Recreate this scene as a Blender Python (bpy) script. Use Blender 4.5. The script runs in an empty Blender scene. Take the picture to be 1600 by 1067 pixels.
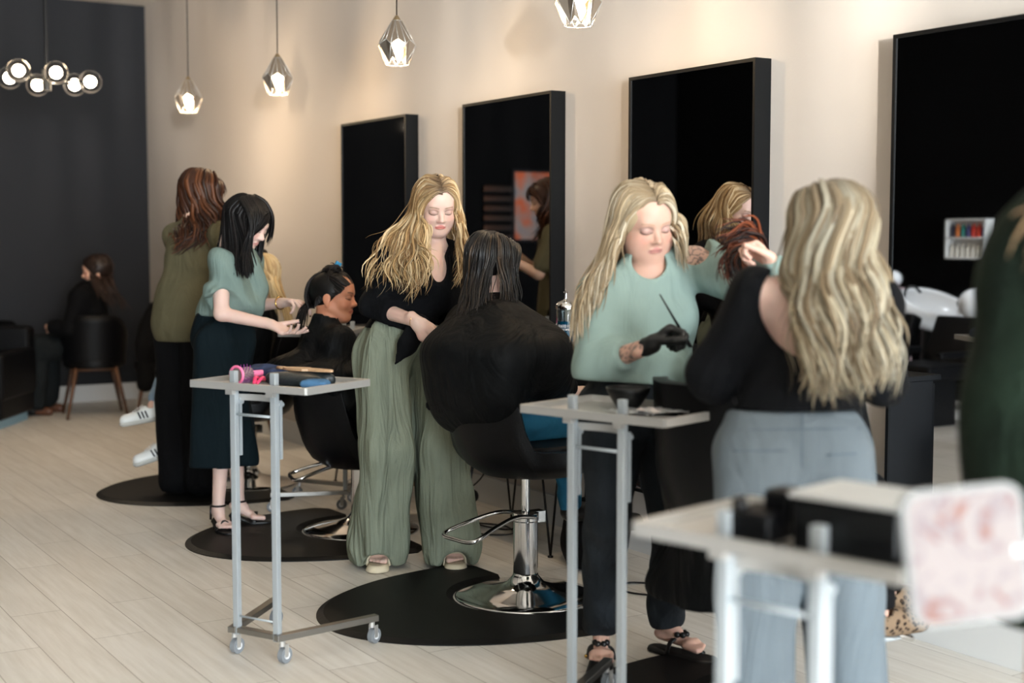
import bpy, bmesh, math, random
import numpy as np
from mathutils import Vector, Matrix, noise as mnoise
S = bpy.context.scene
COL = S.collection
PI = math.pi
random.seed(7)
RNG = np.random.default_rng(7)

# ------------------------------------------------------------------ camera
FPX = 2175.0; CX = 800.0; CY = 533.5; CAMH = 1.45
PITCH = math.atan((533.5 - 371) / FPX); YAW = math.atan(1355 / 2175.0)
_cp, _sp, _cy, _sy = math.cos(PITCH), math.sin(PITCH), math.cos(YAW), math.sin(YAW)
FW = np.array([_sy * _cp, _cy * _cp, -_sp]); RT = np.array([_cy, -_sy, 0.0]); UP = np.cross(RT, FW)
CAM = np.array([0, 0, CAMH])
def D(px, py, z):                     # the point seen at a pixel of the photograph, z metres deep
    return CAM + (FW + RT * (px - CX) / FPX - UP * (py - CY) / FPX) * z
cd = bpy.data.cameras.new('camera'); cam = bpy.data.objects.new('camera', cd); COL.objects.link(cam)
M = Matrix.Identity(4)
for i in range(3):
    M[i][0] = RT[i]; M[i][1] = UP[i]; M[i][2] = -FW[i]; M[i][3] = CAM[i]
cam.matrix_world = M
cd.sensor_width = 36.0; cd.lens = FPX / 1600 * 36.0; cd.clip_start = 0.05
cd.dof.use_dof = True; cd.dof.focus_distance = 5.7; cd.dof.aperture_fstop = 1.7
S.camera = cam
S.render.resolution_x = 1600; S.render.resolution_y = 1067
# ------------------------------------------------------------------ view + world + daylight
S.view_settings.view_transform = 'Standard'; S.view_settings.look = 'None'
S.view_settings.exposure = 0.0; S.view_settings.gamma = 1.0; S.view_settings.use_curve_mapping = False
W = bpy.data.worlds.new('daylight'); S.world = W; W.use_nodes = True
W.node_tree.nodes['Background'].inputs[0].default_value = (0.75, 0.86, 1.0, 1)
W.node_tree.nodes['Background'].inputs[1].default_value = 0.6
def area(name, loc, rot, sx, sy, power, col):
    l = bpy.data.lights.new(name, 'AREA'); l.shape = 'RECTANGLE'; l.size = sx; l.size_y = sy; l.energy = power; l.color = col
    o = bpy.data.objects.new(name, l); COL.objects.link(o); o.location = loc; o.rotation_euler = rot; return o
# daylight through the five panes of the glazed shop front (front wall, y = -6.6)
PANES = [(-1.72, 0.80), (-0.72, 0.80), (0.28, 0.80), (1.28, 0.80), (2.55, 0.80)]
for px_, w_ in PANES:
    area('daylight_window', (px_, -6.56, 1.62), (PI / 2, 0, 0), w_, 2.5, 455, (0.84, 0.93, 1.0))

# added effect spot: noise in its emission puts soft upright streaks on the wall
gl_ = bpy.data.lights.new('streak_effect_spot', 'SPOT'); gl_.energy = 13000; gl_.color = (1.0, .93, .84); gl_.spot_size = 1.1; gl_.spot_blend = .6; gl_.shadow_soft_size = .12
go = bpy.data.objects.new('streak_effect_spot', gl_); COL.objects.link(go); go.location = (-1.9, -6.4, 1.9)
go.rotation_euler = (Vector((3.87, 7.0, 3.1)) - Vector(go.location)).to_track_quat('-Z', 'Y').to_euler()
gl_.use_nodes = True; nt = gl_.node_tree; em = nt.nodes['Emission']; tc = nt.nodes.new('ShaderNodeTexCoord'); sx = nt.nodes.new('ShaderNodeSeparateXYZ'); nt.links.new(tc.outputs['Normal'], sx.inputs[0])
def mth(op, a, b=None):
    n = nt.nodes.new('ShaderNodeMath'); n.operation = op
    for i, v in enumerate((a, b)):
        if v is None: continue
        if hasattr(v, 'is_output'): nt.links.new(v, n.inputs[i])
        else: n.inputs[i].default_value = v
    return n.outputs[0]
hx = mth('DIVIDE', sx.outputs['X'], mth('ABSOLUTE', sx.outputs['Z'])); hy = mth('DIVIDE', sx.outputs['Y'], mth('ABSOLUTE', sx.outputs['Z']))
cb = nt.nodes.new('ShaderNodeCombineXYZ'); nt.links.new(mth('ADD', mth('MULTIPLY', hx, 190), mth('MULTIPLY', hy, 2.0)), cb.inputs[0]); nt.links.new(mth('MULTIPLY', hy, 6.0), cb.inputs[1])
ns = nt.nodes.new('ShaderNodeTexNoise'); ns.inputs['Scale'].default_value = 1.0; ns.inputs['Detail'].default_value = 1.5; nt.links.new(cb.outputs[0], ns.inputs['Vector'])
mr = nt.nodes.new('ShaderNodeMapRange'); mr.interpolation_type = 'SMOOTHSTEP'; mr.inputs[1].default_value = .49; mr.inputs[2].default_value = .60; nt.links.new(ns.outputs[0], mr.inputs[0])
mv = nt.nodes.new('ShaderNodeMapRange'); mv.interpolation_type = 'SMOOTHSTEP'; mv.inputs[1].default_value = -.14; mv.inputs[2].default_value = -.03; nt.links.new(hy, mv.inputs[0])
nt.links.new(mth('MULTIPLY', mr.outputs[0], mv.outputs[0]), em.inputs['Strength'])

# ------------------------------------------------------------------ helpers
def lin(c):
    f = lambda v: v / 12.92 if v <= 0.04045 else ((v + 0.055) / 1.055) ** 2.4
    return tuple(f(x / 255.0) for x in c)
def mat(name, c, rough=0.6, metal=0.0, bump=0.0, bscale=60, var=0.0, vscale=8, stretch=None, **kw):
    m = bpy.data.materials.new(name); m.use_nodes = True; nt = m.node_tree; b = nt.nodes['Principled BSDF']
    cl = lin(c) + (1,)
    b.inputs['Base Color'].default_value = cl; b.inputs['Roughness'].default_value = rough; b.inputs['Metallic'].default_value = metal
    tc = nt.nodes.new('ShaderNodeTexCoord'); mp = nt.nodes.new('ShaderNodeMapping'); nt.links.new(tc.outputs['Object'], mp.inputs[0])
    if stretch: mp.inputs['Scale'].default_value = stretch
    if var:
        n = nt.nodes.new('ShaderNodeTexNoise'); n.inputs['Scale'].default_value = vscale; n.inputs['Detail'].default_value = 4
        r = nt.nodes.new('ShaderNodeValToRGB'); r.color_ramp.elements[0].position = .3; r.color_ramp.elements[1].position = .7
        r.color_ramp.elements[0].color = tuple(x * (1 - var) for x in cl[:3]) + (1,); r.color_ramp.elements[1].color = tuple(min(1, x * (1 + var)) for x in cl[:3]) + (1,)
        nt.links.new(mp.outputs[0], n.inputs['Vector']); nt.links.new(n.outputs[0], r.inputs[0]); nt.links.new(r.outputs[0], b.inputs['Base Color'])
    if bump:
        n = nt.nodes.new('ShaderNodeTexNoise'); n.inputs['Scale'].default_value = bscale; n.inputs['Detail'].default_value = 3
        bp = nt.nodes.new('ShaderNodeBump'); bp.inputs['Strength'].default_value = bump; bp.inputs['Distance'].default_value = .01
        nt.links.new(mp.outputs[0], n.inputs['Vector']); nt.links.new(n.outputs[0], bp.inputs['Height']); nt.links.new(bp.outputs[0], b.inputs['Normal'])
    for k, v in kw.items(): b.inputs[k.replace('_', ' ')].default_value = v
    return m
def vmat(name, rough=0.5, bump=0.0, bscale=200, **kw):     # colour from the mesh attribute 'tone'
    m = bpy.data.materials.new(name); m.use_nodes = True; nt = m.node_tree; b = nt.nodes['Principled BSDF']
    a = nt.nodes.new('ShaderNodeAttribute'); a.attribute_name = 'tone'; nt.links.new(a.outputs['Color'], b.inputs['Base Color'])
    b.inputs['Roughness'].default_value = rough
    if bump:
        n = nt.nodes.new('ShaderNodeTexNoise'); n.inputs['Scale'].default_value = bscale
        bp = nt.nodes.new('ShaderNodeBump'); bp.inputs['Strength'].default_value = bump; bp.inputs['Distance'].default_value = .004
        nt.links.new(n.outputs[0], bp.inputs['Height']); nt.links.new(bp.outputs[0], b.inputs['Normal'])
    for k, v in kw.items(): b.inputs[k.replace('_', ' ')].default_value = v
    return m
def emit(name, c, s):
    m = mat(name, c); b = m.node_tree.nodes['Principled BSDF']
    b.inputs['Emission Color'].default_value = lin(c) + (1,); b.inputs['Emission Strength'].default_value = s; return m

def link(name, me, m, parent=None, smooth=True):
    o = bpy.data.objects.new(name, me); COL.objects.link(o)
    if m: me.materials.append(m)
    if smooth:
        me.polygons.foreach_set('use_smooth', [True] * len(me.polygons))
    if parent is not None: o.parent = parent
    return o
def obj(name, bm, m, parent=None, smooth=False, bevel=0.0, seg=2, auto=False):
    bmesh.ops.recalc_face_normals(bm, faces=bm.faces)
    if bevel:
        es = [e for e in bm.edges if len(e.link_faces) == 2 and e.calc_face_angle(0) > 0.6]
        bmesh.ops.bevel(bm, geom=es, offset=bevel, segments=seg, profile=.6, affect='EDGES')
    me = bpy.data.meshes.new(name); bm.to_mesh(me); bm.free()
    o = link(name, me, m, parent, smooth or auto)
    if auto:
        for e in me.edges: pass
        me.set_sharp_from_angle(angle=0.6)
    return o
def tag(o, label=None, cat=None, group=None, kind=None):
    if label: o['label'] = label
    if cat: o['category'] = cat
    if group: o['group'] = group
    if kind: o['kind'] = kind
    return o
def empty(name, loc=(0, 0, 0), rz=0.0, label=None, cat=None, group=None):
    o = bpy.data.objects.new(name, None); COL.objects.link(o); o.location = loc; o.rotation_euler = (0, 0, rz)
    o.empty_display_size = .1
    return tag(o, label, cat, group)
def copy_tree(o, parent=None):
    c = o.copy(); COL.objects.link(c)
    if parent is not None: c.parent = parent
    for ch in list(o.children): copy_tree(ch, c)
    return c
def new(): return bmesh.new()
def box(bm, c, s, rz=0.0, R=None):
    m = Matrix.Translation(c) @ (R if R is not None else Matrix.Rotation(rz, 4, 'Z')) @ Matrix.Diagonal((*s, 1))
    return bmesh.ops.create_cube(bm, size=1.0, matrix=m)['verts']
def tube(bm, pts, r, n=10, closed=False, sq=None, cap=True, twist0=None):
    pts = [Vector(p) for p in pts]; N = len(pts)
    rr = r if isinstance(r, (list, tuple, np.ndarray)) else [r] * N
    rings = []; prev = None
    for i, p in enumerate(pts):
        a = pts[(i - 1) % N] if (closed or i > 0) else p; b = pts[(i + 1) % N] if (closed or i < N - 1) else p
        t = (b - a).normalized()
        if prev is None:
            ref = Vector(twist0) if twist0 is not None else (Vector((0, 0, 1)) if abs(t.z) < .9 else Vector((1, 0, 0)))
            u = t.cross(ref).normalized()
        else:
            u = prev - t * prev.dot(t)
            u = u.normalized() if u.length > 1e-6 else t.orthogonal().normalized()
        prev = u; v = t.cross(u)
        ring = []
        for k in range(n):
            an = 2 * PI * k / n
            ring.append(bm.verts.new(p + u * math.cos(an) * rr[i] + v * math.sin(an) * rr[i] * (sq or 1)))
        rings.append(ring)
    for i in range(N if closed else N - 1):
        A = rings[i]; B = rings[(i + 1) % N]
        for k in range(n):
            bm.faces.new((A[k], A[(k + 1) % n], B[(k + 1) % n], B[k]))
    if cap and not closed:
        bm.faces.new(rings[0][::-1]); bm.faces.new(rings[-1])
def lathe(bm, prof, n=32, c=(0, 0, 0), cap=True):
    c = Vector(c); rings = []
    for r, z in prof:
        rings.append([bm.verts.new(c + Vector((max(r, 1e-5) * math.cos(2 * PI * k / n), max(r, 1e-5) * math.sin(2 * PI * k / n), z))) for k in range(n)])
    for A, B in zip(rings[:-1], rings[1:]):
        for k in range(n): bm.faces.new((A[k], A[(k + 1) % n], B[(k + 1) % n], B[k]))
    if cap:
        bm.faces.new(rings[0][::-1]); bm.faces.new(rings[-1])
def prism(bm, pts2, z0, z1):
    lo = [bm.verts.new((x, y, z0)) for x, y in pts2]; hi = [bm.verts.new((x, y, z1)) for x, y in pts2]
    n = len(pts2)
    for k in range(n): bm.faces.new((lo[k], lo[(k + 1) % n], hi[(k + 1) % n], hi[k]))
    bm.faces.new(lo[::-1]); bm.faces.new(hi)
def bez(pts, n=24):                    # Catmull-Rom through points
    P = [np.array(p, float) for p in pts]; P = [2 * P[0] - P[1]] + P + [2 * P[-1] - P[-2]]
    out = []; seg = len(P) - 3
    for i in range(n):
        t = i / (n - 1) * seg; k = min(int(t), seg - 1); t -= k
        a, b, c, d = P[k:k + 4]
        out.append(.5 * (2 * b + (c - a) * t + (2 * a - 5 * b + 4 * c - d) * t * t + (3 * b - a - 3 * c + d) * t ** 3))
    return out
# lettering built from strokes on a 5 x 7 grid
GLYPH = {'K': [(0,0,0,6),(0,3,4,6),(1,4,4,0)], 'B': [(0,0,0,6),(0,6,3,6),(3,6,4,5),(4,5,3,3),(0,3,3,3),(3,3,4,2),(4,2,3,0),(0,0,3,0)],
 'A': [(0,0,2,6),(2,6,4,0),(1,2,3,2)], 'R': [(0,0,0,6),(0,6,3,6),(3,6,4,5),(4,5,3,3),(0,3,3,3),(2,3,4,0)], 'I': [(2,0,2,6)], 'C': [(4,5,3,6),(3,6,1,6),(1,6,0,5),(0,5,0,1),(0,1,1,0),(1,0,3,0),(3,0,4,1)],
 'D': [(0,0,0,6),(0,6,2,6),(2,6,4,4),(4,4,4,2),(4,2,2,0),(0,0,2,0)], 'E': [(0,0,0,6),(0,6,4,6),(0,3,3,3),(0,0,4,0)], 'S': [(4,5,3,6),(3,6,1,6),(1,6,0,5),(0,5,1,3),(1,3,3,3),(3,3,4,1),(4,1,3,0),(3,0,1,0),(1,0,0,1)]}

# ------------------------------------------------------------------ materials
def floor_mat():
    m = bpy.data.materials.new('pale_planks'); m.use_nodes = True; nt = m.node_tree; b = nt.nodes['Principled BSDF']
    tc = nt.nodes.new('ShaderNodeTexCoord'); mp = nt.nodes.new('ShaderNodeMapping'); mp.inputs['Rotation'].default_value = (0, 0, PI / 2)
    br = nt.nodes.new('ShaderNodeTexBrick'); br.inputs['Scale'].default_value = 1.0; br.inputs['Brick Width'].default_value = 1.25; br.inputs['Row Height'].default_value = .19
    br.inputs['Mortar Size'].default_value = .0016; br.inputs['Mortar Smooth'].default_value = .3; br.inputs['Bias'].default_value = 0; br.offset = .37
    br.inputs['Color1'].default_value = lin((228, 225, 219)) + (1,); br.inputs['Color2'].default_value = lin((216, 212, 205)) + (1,); br.inputs['Mortar'].default_value = lin((140, 130, 120)) + (1,)
    nt.links.new(tc.outputs['Object'], mp.inputs[0]); nt.links.new(mp.outputs[0], br.inputs[0])
    mp2 = nt.nodes.new('ShaderNodeMapping'); mp2.inputs['Scale'].default_value = (16, .9, 1); nt.links.new(tc.outputs['Object'], mp2.inputs[0])
    n = nt.nodes.new('ShaderNodeTexNoise'); n.inputs['Scale'].default_value = 2.2; n.inputs['Detail'].default_value = 6; n.inputs['Roughness'].default_value = .65; nt.links.new(mp2.outputs[0], n.inputs[0])
    r = nt.nodes.new('ShaderNodeValToRGB'); r.color_ramp.elements[0].position = .33; r.color_ramp.elements[1].position = .62
    r.color_ramp.elements[0].color = (.85, .835, .81, 1); r.color_ramp.elements[1].color = (1, 1, 1, 1); nt.links.new(n.outputs[0], r.inputs[0])
    mx = nt.nodes.new('ShaderNodeMix'); mx.data_type = 'RGBA'; mx.blend_type = 'MULTIPLY'; mx.inputs[0].default_value = 1
    nt.links.new(br.outputs[0], mx.inputs[6]); nt.links.new(r.outputs[0], mx.inputs[7]); nt.links.new(mx.outputs[2], b.inputs['Base Color'])
    b.inputs['Roughness'].default_value = .42
    bp = nt.nodes.new('ShaderNodeBump'); bp.inputs['Strength'].default_value = .15; bp.inputs['Distance'].default_value = .002; nt.links.new(n.outputs[0], bp.inputs['Height']); nt.links.new(bp.outputs[0], b.inputs['Normal'])
    return m
M_floor = floor_mat()
M_wall = mat('wall_paint', (201, 192, 183), .75, Specular_IOR_Level=.2, bump=.05, bscale=90)
M_ceil = mat('ceiling_paint', (225, 218, 208), .8)
M_charcoal = mat('charcoal_paint', (40, 41, 44), .7, bump=.04, bscale=90, Specular_IOR_Level=.12)
M_blackwall = mat('black_paint', (9, 9, 10), .75, Specular_IOR_Level=.05)
M_white = mat('white_trim', (206, 206, 204), .45)
M_black = mat('black_lacquer', (9, 10, 12), .35, Specular_IOR_Level=.3)
M_blackmetal = mat('black_metal', (16, 16, 17), .38, .3)
M_frame = mat('mirror_frame_black', (11, 12, 13), .5, Specular_IOR_Level=.15)
M_mirror = mat('mirror_silver', (198, 200, 202), .015, 1.0)
M_chrome = mat('chrome', (205, 205, 205), .09, 1.0)
M_steel = mat('brushed_steel', (190, 188, 184), .38, .6, bump=.02, bscale=300)
M_base = mat('base_bar_steel', (150, 148, 144), .36, 1.0)
M_alu = mat('satin_aluminium', (178, 185, 189), .5, .55)
M_leather = mat('black_leatherette', (9, 9, 11), .42, bump=.15, bscale=240, Specular_IOR_Level=.16)
M_rubber = mat('black_mat_rubber', (10, 10, 10), .5, bump=.1, bscale=400, Specular_IOR_Level=.2)
M_plastic = mat('grey_plastic', (120, 124, 128), .5)
M_whitep = mat('white_plastic', (222, 224, 226), .35)
M_ceramic = mat('white_ceramic', (232, 234, 236), .15)
M_wood = mat('walnut_legs', (88, 58, 38), .5, var=.25, vscale=10, stretch=(1, 1, .2))
M_tan = mat('tan_wood', (176, 140, 104), .5)

# ------------------------------------------------------------------ the room
XW = 3.87; YB = 12.39; XO = -2.3; YF = -6.6; HC = 3.50
def struct(name, bm, m, **k): return tag(obj(name, bm, m, **k), kind='structure')
bm = new(); box(bm, ((XW + XO) / 2, (YB + YF) / 2, -.05), (XW - XO + .3, YB - YF + .3, .1)); struct('floor', bm, M_floor)
bm = new(); box(bm, ((XW + XO) / 2, (YB + YF) / 2, HC + .05), (XW - XO + .3, YB - YF + .3, .1)); struct('ceiling', bm, M_ceil)
bm = new(); box(bm, (XW + .06, (YB + YF) / 2, HC / 2), (.12, YB - YF + .3, HC)); struct('wall_right', bm, M_wall)
bm = new(); box(bm, ((XW + XO) / 2, YB + .06, HC / 2), (XW - XO, .12, HC)); struct('wall_back', bm, M_charcoal)
bm = new(); box(bm, (XO - .06, (YB + YF) / 2, HC / 2), (.12, YB - YF + .3, HC)); struct('wall_left', bm, M_blackwall)
bm = new()      # front wall with five tall openings
edges = [XO]
for px_, w_ in PANES: edges += [px_ - w_ / 2, px_ + w_ / 2]
edges.append(XW)
for i in range(0, len(edges), 2): box(bm, ((edges[i] + edges[i + 1]) / 2, YF - .06, HC / 2), (edges[i + 1] - edges[i], .12, HC))
for px_, w_ in PANES:
    box(bm, (px_, YF - .06, .18), (w_, .12, .36)); box(bm, (px_, YF - .06, (2.88 + HC) / 2), (w_, .12, HC - 2.88))
struct('wall_front', bm, M_wall)
for i, (px_, w_) in enumerate(PANES):
    bm = new()
    for sx in (-1, 1): box(bm, (px_ + sx * (w_ / 2 - .02), YF - .06, 1.62), (.04, .08, 2.52))
    for z_ in (.38, 2.86): box(bm, (px_, YF - .06, z_), (w_, .08, .04))
    wn = struct('window_%d' % (i + 1), bm, M_blackmetal)
    bm = new(); box(bm, (px_, YF - .1, 1.62), (w_ - .08, .006, 2.44)); g = obj('pane', bm, mat('window_glass', (255, 255, 255), 0.0, Transmission_Weight=1.0), wn)
bm = new(); box(bm, (XW - .008, (YB + YF) / 2, .075), (.016, YB - YF, .15)); struct('baseboard_right', bm, M_white, bevel=.003)
bm = new(); box(bm, ((XW + XO) / 2 - .01, YB - .008, .075), (XW - XO - .02, .016, .15)); struct('baseboard_back', bm, M_white, bevel=.003)
bm = new(); box(bm, (XO + .008, (YB + YF) / 2, .075), (.016, YB - YF - .04, .15)); struct('baseboard_left', bm, M_black)

# ------------------------------------------------------------------ mirrors
MIR = [(7.245, 8.13), (5.715, 6.585), (4.245, 5.085), (2.66, 3.525)]
MLAB = ['tall black framed mirror farthest along the pale wall, behind the stylist in green trousers',
        'tall black framed mirror reflecting a red haired stylist, above the blue disinfectant jar',
        'large black framed mirror directly behind the sage sweater stylist',
        'tall black framed mirror at the right edge, reflecting white wash basins']
for (y0, y1), lb in zip(MIR, MLAB):
    z0, z1 = .30, 2.165; yc = (y0 + y1) / 2; w = y1 - y0; h = z1 - z0
    e = empty('wall_mirror', (XW, yc, z0), 0, lb, 'mirror', 'tall mirrors along the pale wall')
    bm = new(); t = .014; dd = .085
    for sy in (-1, 1): box(bm, (-dd / 2, sy * (w / 2 - t / 2), h / 2), (dd, t, h))
    for z_ in (t / 2, h - t / 2): box(bm, (-dd / 2, 0, z_), (dd, w - 2 * t, t))
    obj('frame', bm, M_frame, e)
    bm = new(); box(bm, (-dd / 2 + .0015, 0, h / 2), (dd - .006, w - 2 * t, h - 2 * t)); obj('glass', bm, M_mirror, e)

# ------------------------------------------------------------------ pendant lamps
M_bulb = emit('warm_bulb', (255, 226, 180), 26)
M_shade_in = mat('shade_nickel', (160, 148, 134), .3, .85)
def pendant():
    e = empty('pendant_lamp', (0, 0, 0))
    bm = new(); tube(bm, [(0, 0, .235), (0, 0, 1.17)], .0035, 6); obj('cord', bm, M_blackmetal, e, smooth=True)
    bm = new(); lathe(bm, [(.0, 1.16), (.05, 1.16), (.05, 1.185), (.0, 1.19)], 24); obj('ceiling_rose', bm, M_blackmetal, e, auto=True)
    # faceted shade: wire edges carrying folded diamond panels
    n = 8; top = (0, 0, .235); A = []; B = []; Cc = []
    for k in range(n):
        a = 2 * PI * k / n; A.append(Vector((.026 * math.cos(a), .026 * math.sin(a), .215)))
        B.append(Vector((.098 * math.cos(a), .098 * math.sin(a), .092))); a += PI / n
        Cc.append(Vector((.058 * math.cos(a), .058 * math.sin(a), .0)))
    G = [Vector((.083 * math.cos(2 * PI * (k + .5) / n), .083 * math.sin(2 * PI * (k + .5) / n), .118)) for k in range(n)]
    H = [Vector((.072 * math.cos(2 * PI * k / n), .072 * math.sin(2 * PI * k / n), .03)) for k in range(n)]
    bm = new()
    va = [bm.verts.new(v) for v in A]; vb = [bm.verts.new(v) for v in B]; vc = [bm.verts.new(v) for v in Cc]; vg = [bm.verts.new(v * 1.0) for v in G]; vh = [bm.verts.new(v) for v in H]
    for k in range(n):
        k2 = (k + 1) % n
        bm.faces.new((va[k], va[k2], vg[k])); bm.faces.new((va[k], vg[k], vb[k])); bm.faces.new((va[k2], vb[k2], vg[k]))
        if k % 2 == 0: bm.faces.new((vb[k], vg[k], vc[k])); bm.faces.new((vb[k2], vc[k], vg[k]))
        bm.faces.new((vb[k], vc[k], vh[k])) if k % 2 else bm.faces.new((vb[k2], vh[k2], vc[k]))
    sh = obj('lamp_shade', bm, M_shade_in, e)
    md = sh.modifiers.new('thick', 'SOLIDIFY'); md.thickness = .0015
    bm = new()
    for k in range(n):
        for p, q in ((A[k], B[k]), (A[k], G[k]), (B[k], Cc[k]), (B[(k + 1) % n], Cc[k]), (B[k], G[k]), (G[k], B[(k + 1) % n]), (Cc[k], Cc[(k + 1) % n]), (A[k], A[(k + 1) % n])): tube(bm, [p, q], .0017, 5)
    obj('wire_cage', bm, M_steel, e, smooth=True)
    bm = new(); lathe(bm, [(.0, .245), (.008, .24), (.024, .215), (.024, .15), (.0, .15)], 20); obj('socket', bm, mat('socket_brass', (150, 130, 100), .4, .8), e, auto=True)
    bm = new(); lathe(bm, [(.0, .022), (.018, .028), (.030, .05), (.031, .07), (.022, .10), (.014, .13), (.014, .149), (0, .149)], 20); obj('bulb', bm, M_bulb, e, smooth=True)
    return e
P0 = pendant()
PLAB = ['geometric pendant lamp hanging farthest back, near the charcoal wall', 'geometric pendant lamp, second from the charcoal wall', 'geometric pendant lamp hanging above the farthest wall mirror', 'geometric pendant lamp cut by the top edge, nearest in view']
for i, (y_, x_) in enumerate([(9.37, 3.22), (7.93, 3.28), (6.27, 3.23), (4.74, 3.27)]):
    o = P0 if i == 0 else copy_tree(P0)
    o.location = (x_, y_, 2.31); tag(o, PLAB[i], 'pendant lamp', 'pendant lamps along the stations')
    l = bpy.data.lights.new('pendant_light', 'POINT'); l.energy = 15; l.color = (1.0, .74, .46); l.shadow_soft_size = .03
    q = bpy.data.objects.new('pendant_light', l); COL.objects.link(q); q.location = (x_, y_, 2.31 + .012)

# ------------------------------------------------------------------ chandelier
def chandelier():
    cx, cy_, zc = D(73, 125, 9.5)
    e = empty('globe_chandelier', (cx, cy_, zc), .3, 'black chandelier with clear glass globes glowing before the charcoal wall', 'chandelier')
    bm = new(); tube(bm, [(0, 0, -.07), (0, 0, .07)], .03, 16); tube(bm, [(0, 0, .07), (0, 0, HC - zc)], .011, 10); obj('stem', bm, M_blackmetal, e, smooth=False, auto=True)
    bm = new(); lathe(bm, [(0, HC - zc - .03), (.07, HC - zc - .03), (.07, HC - zc), (0, HC - zc)], 24); obj('canopy', bm, M_blackmetal, e, auto=True)
    gl = mat('clear_globe', (255, 250, 244), .16, 0.0, Transmission_Weight=1.0, IOR=1.12)
    bl = emit('globe_bulb', (255, 236, 205), 38)
    r_ = RT; f_ = np.array([FW[0], FW[1], 0]); rot = Matrix.Rotation(-.3, 3, 'Z')
    for gx, gz, gy in ((-.275, .022, .06), (-.135, .045, -.16), (-.12, -.015, .17), (.12, .03, -.17), (.14, -.015, .16), (.285, -.008, .04)):
        p = rot @ Vector(r_ * gx + f_ * gy + np.array([0, 0, gz]))
        s = p.copy(); s.z = 0
        bm = new(); tube(bm, [(0, 0, p.z * .3), p * .75, p], [.007, .007, .012], 8); a = obj('arm', bm, M_blackmetal, e, smooth=True)
        bm = new(); bmesh.ops.create_icosphere(bm, subdivisions=4, radius=.078, matrix=Matrix.Translation(p)); obj('glass_globe', bm, gl, a, smooth=True).visible_shadow = True
        bm = new(); bmesh.ops.create_icosphere(bm, subdivisions=3, radius=.036, matrix=Matrix.Translation(p)); obj('bulb', bm, bl, a, smooth=True)
    l = bpy.data.lights.new('chandelier_light', 'POINT'); l.energy = 30; l.color = (1.0, .80, .58); l.shadow_soft_size = .03
    q = bpy.data.objects.new('chandelier_light', l); COL.objects.link(q); q.location = (cx, cy_, zc - .2)
chandelier()

# ------------------------------------------------------------------ consoles on hairpin legs
def console():
    e = empty('station_console', (0, 0, 0))
    bm = new(); box(bm, (0, 0, .66), (.33, .86, .50)); obj('cabinet', bm, M_black, e, bevel=.004)
    bm = new(); box(bm, (-.005, 0, .92), (.36, .90, .022)); obj('worktop', bm, M_black, e, bevel=.003)
    for k in range(2):
        bm = new(); box(bm, (-.172, -.215 + .43 * k, .66), (.014, .42, .47)); dr = obj('door', bm, M_black, e, bevel=.002)
        bm = new(); box(bm, (-.184, -.215 + .43 * k, .87), (.012, .16, .010)); obj('handle', bm, M_blackmetal, dr)
    for sx in (-1, 1):
        for sy in (-1, 1):
            bm = new(); b = Vector((sx * .145, sy * .40, 0.005)); 
            for q in ((-.05 * sx, 0), (0, -.07 * sy)):
                t_ = Vector((sx * .13 + q[0], sy * .37 + q[1], .41)); tube(bm, [t_, b], .0055, 8)
            lathe(bm, [(0, 0), (.013, 0), (.013, .008), (0, .012)], 10, c=(b.x, b.y, 0)); obj('hairpin_leg', bm, M_blackmetal, e, smooth=True)
    return e
c0 = console()
for i, (yc, lb) in enumerate([(5.60, 'black station console on hairpin legs holding the blue disinfectant jar'),
                              (4.06, 'black station console on hairpin legs behind the sage sweater stylist'),
                              (7.12, 'black station console on hairpin legs behind the client with pinned-up hair')]):
    o = c0 if i == 0 else copy_tree(c0)
    o.location = (XW - .28, yc, 0); tag(o, lb, 'console table', 'station consoles along the pale wall')

# ------------------------------------------------------------------ floor mats
def floor_matt():
    R = .98; pts = []          # straight edge towards the mirrors (+x), round towards the room
    a0 = .38
    xs = .0
    ring = []
    for k in range(49):
        a = PI / 2 + PI * k / 48; ring.append((math.cos(a) * .88, math.sin(a) * .60))
    ring = [(0.0, .58)] + ring + [(0.0, -.58)]
    # notch for the chair base
    notch = [(-math.sin(t) * .294 + .0, -math.cos(t) * .294) for t in [PI * k / 24 for k in range(25)]]
    pts = [(.06, .54)] + ring[1:-1] + [(.06, -.54)] + [(.06, -.294)] + notch + [(.06, .294)]
    # bevelled rim as three stacked outlines
    bm = new()
    def off(p, d):
        l = math.hypot(*p); out = (p[0] * (1 - d / max(l, .1)), p[1] * (1 - d / max(l, .1)))
        r = math.hypot(p[0], p[1])
        return out if r > .34 else (p[0] * (1 + d / max(l, .1)), p[1] * (1 + d / max(l, .1)))
    L = [[bm.verts.new((*p, 0)) for p in pts], [bm.verts.new((*p, .004)) for p in pts], [bm.verts.new((*off(p, .028), .016)) for p in pts]]
    n = len(pts)
    for A, B in zip(L[:-1], L[1:]):
        for k in range(n): bm.faces.new((A[k], A[(k + 1) % n], B[(k + 1) % n], B[k]))
    bm.faces.new(L[2]); bm.faces.new(L[0][::-1])
    bmesh.ops.triangulate(bm, faces=[f for f in bm.faces if len(f.verts) > 4])
    return obj('floor_mat', bm, M_rubber, auto=False)
f0 = floor_matt()
STY = [7.72, 6.20, 4.68, 3.15]
FLAB = ['half round black anti fatigue mat farthest back, under the stylist in the olive tunic', 'half round black mat under the black haired stylist in heeled sandals',
        'half round black mat in front of the stylist in green trousers', 'half round black mat under the sage sweater stylist, cut by the bottom edge']
for i, y_ in enumerate(STY):
    o = f0 if i == 0 else f0.copy()
    if i: COL.objects.link(o)
    o.location = (2.98, y_, 0); tag(o, FLAB[i], 'floor mat', 'half round floor mats at the chairs')

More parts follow.
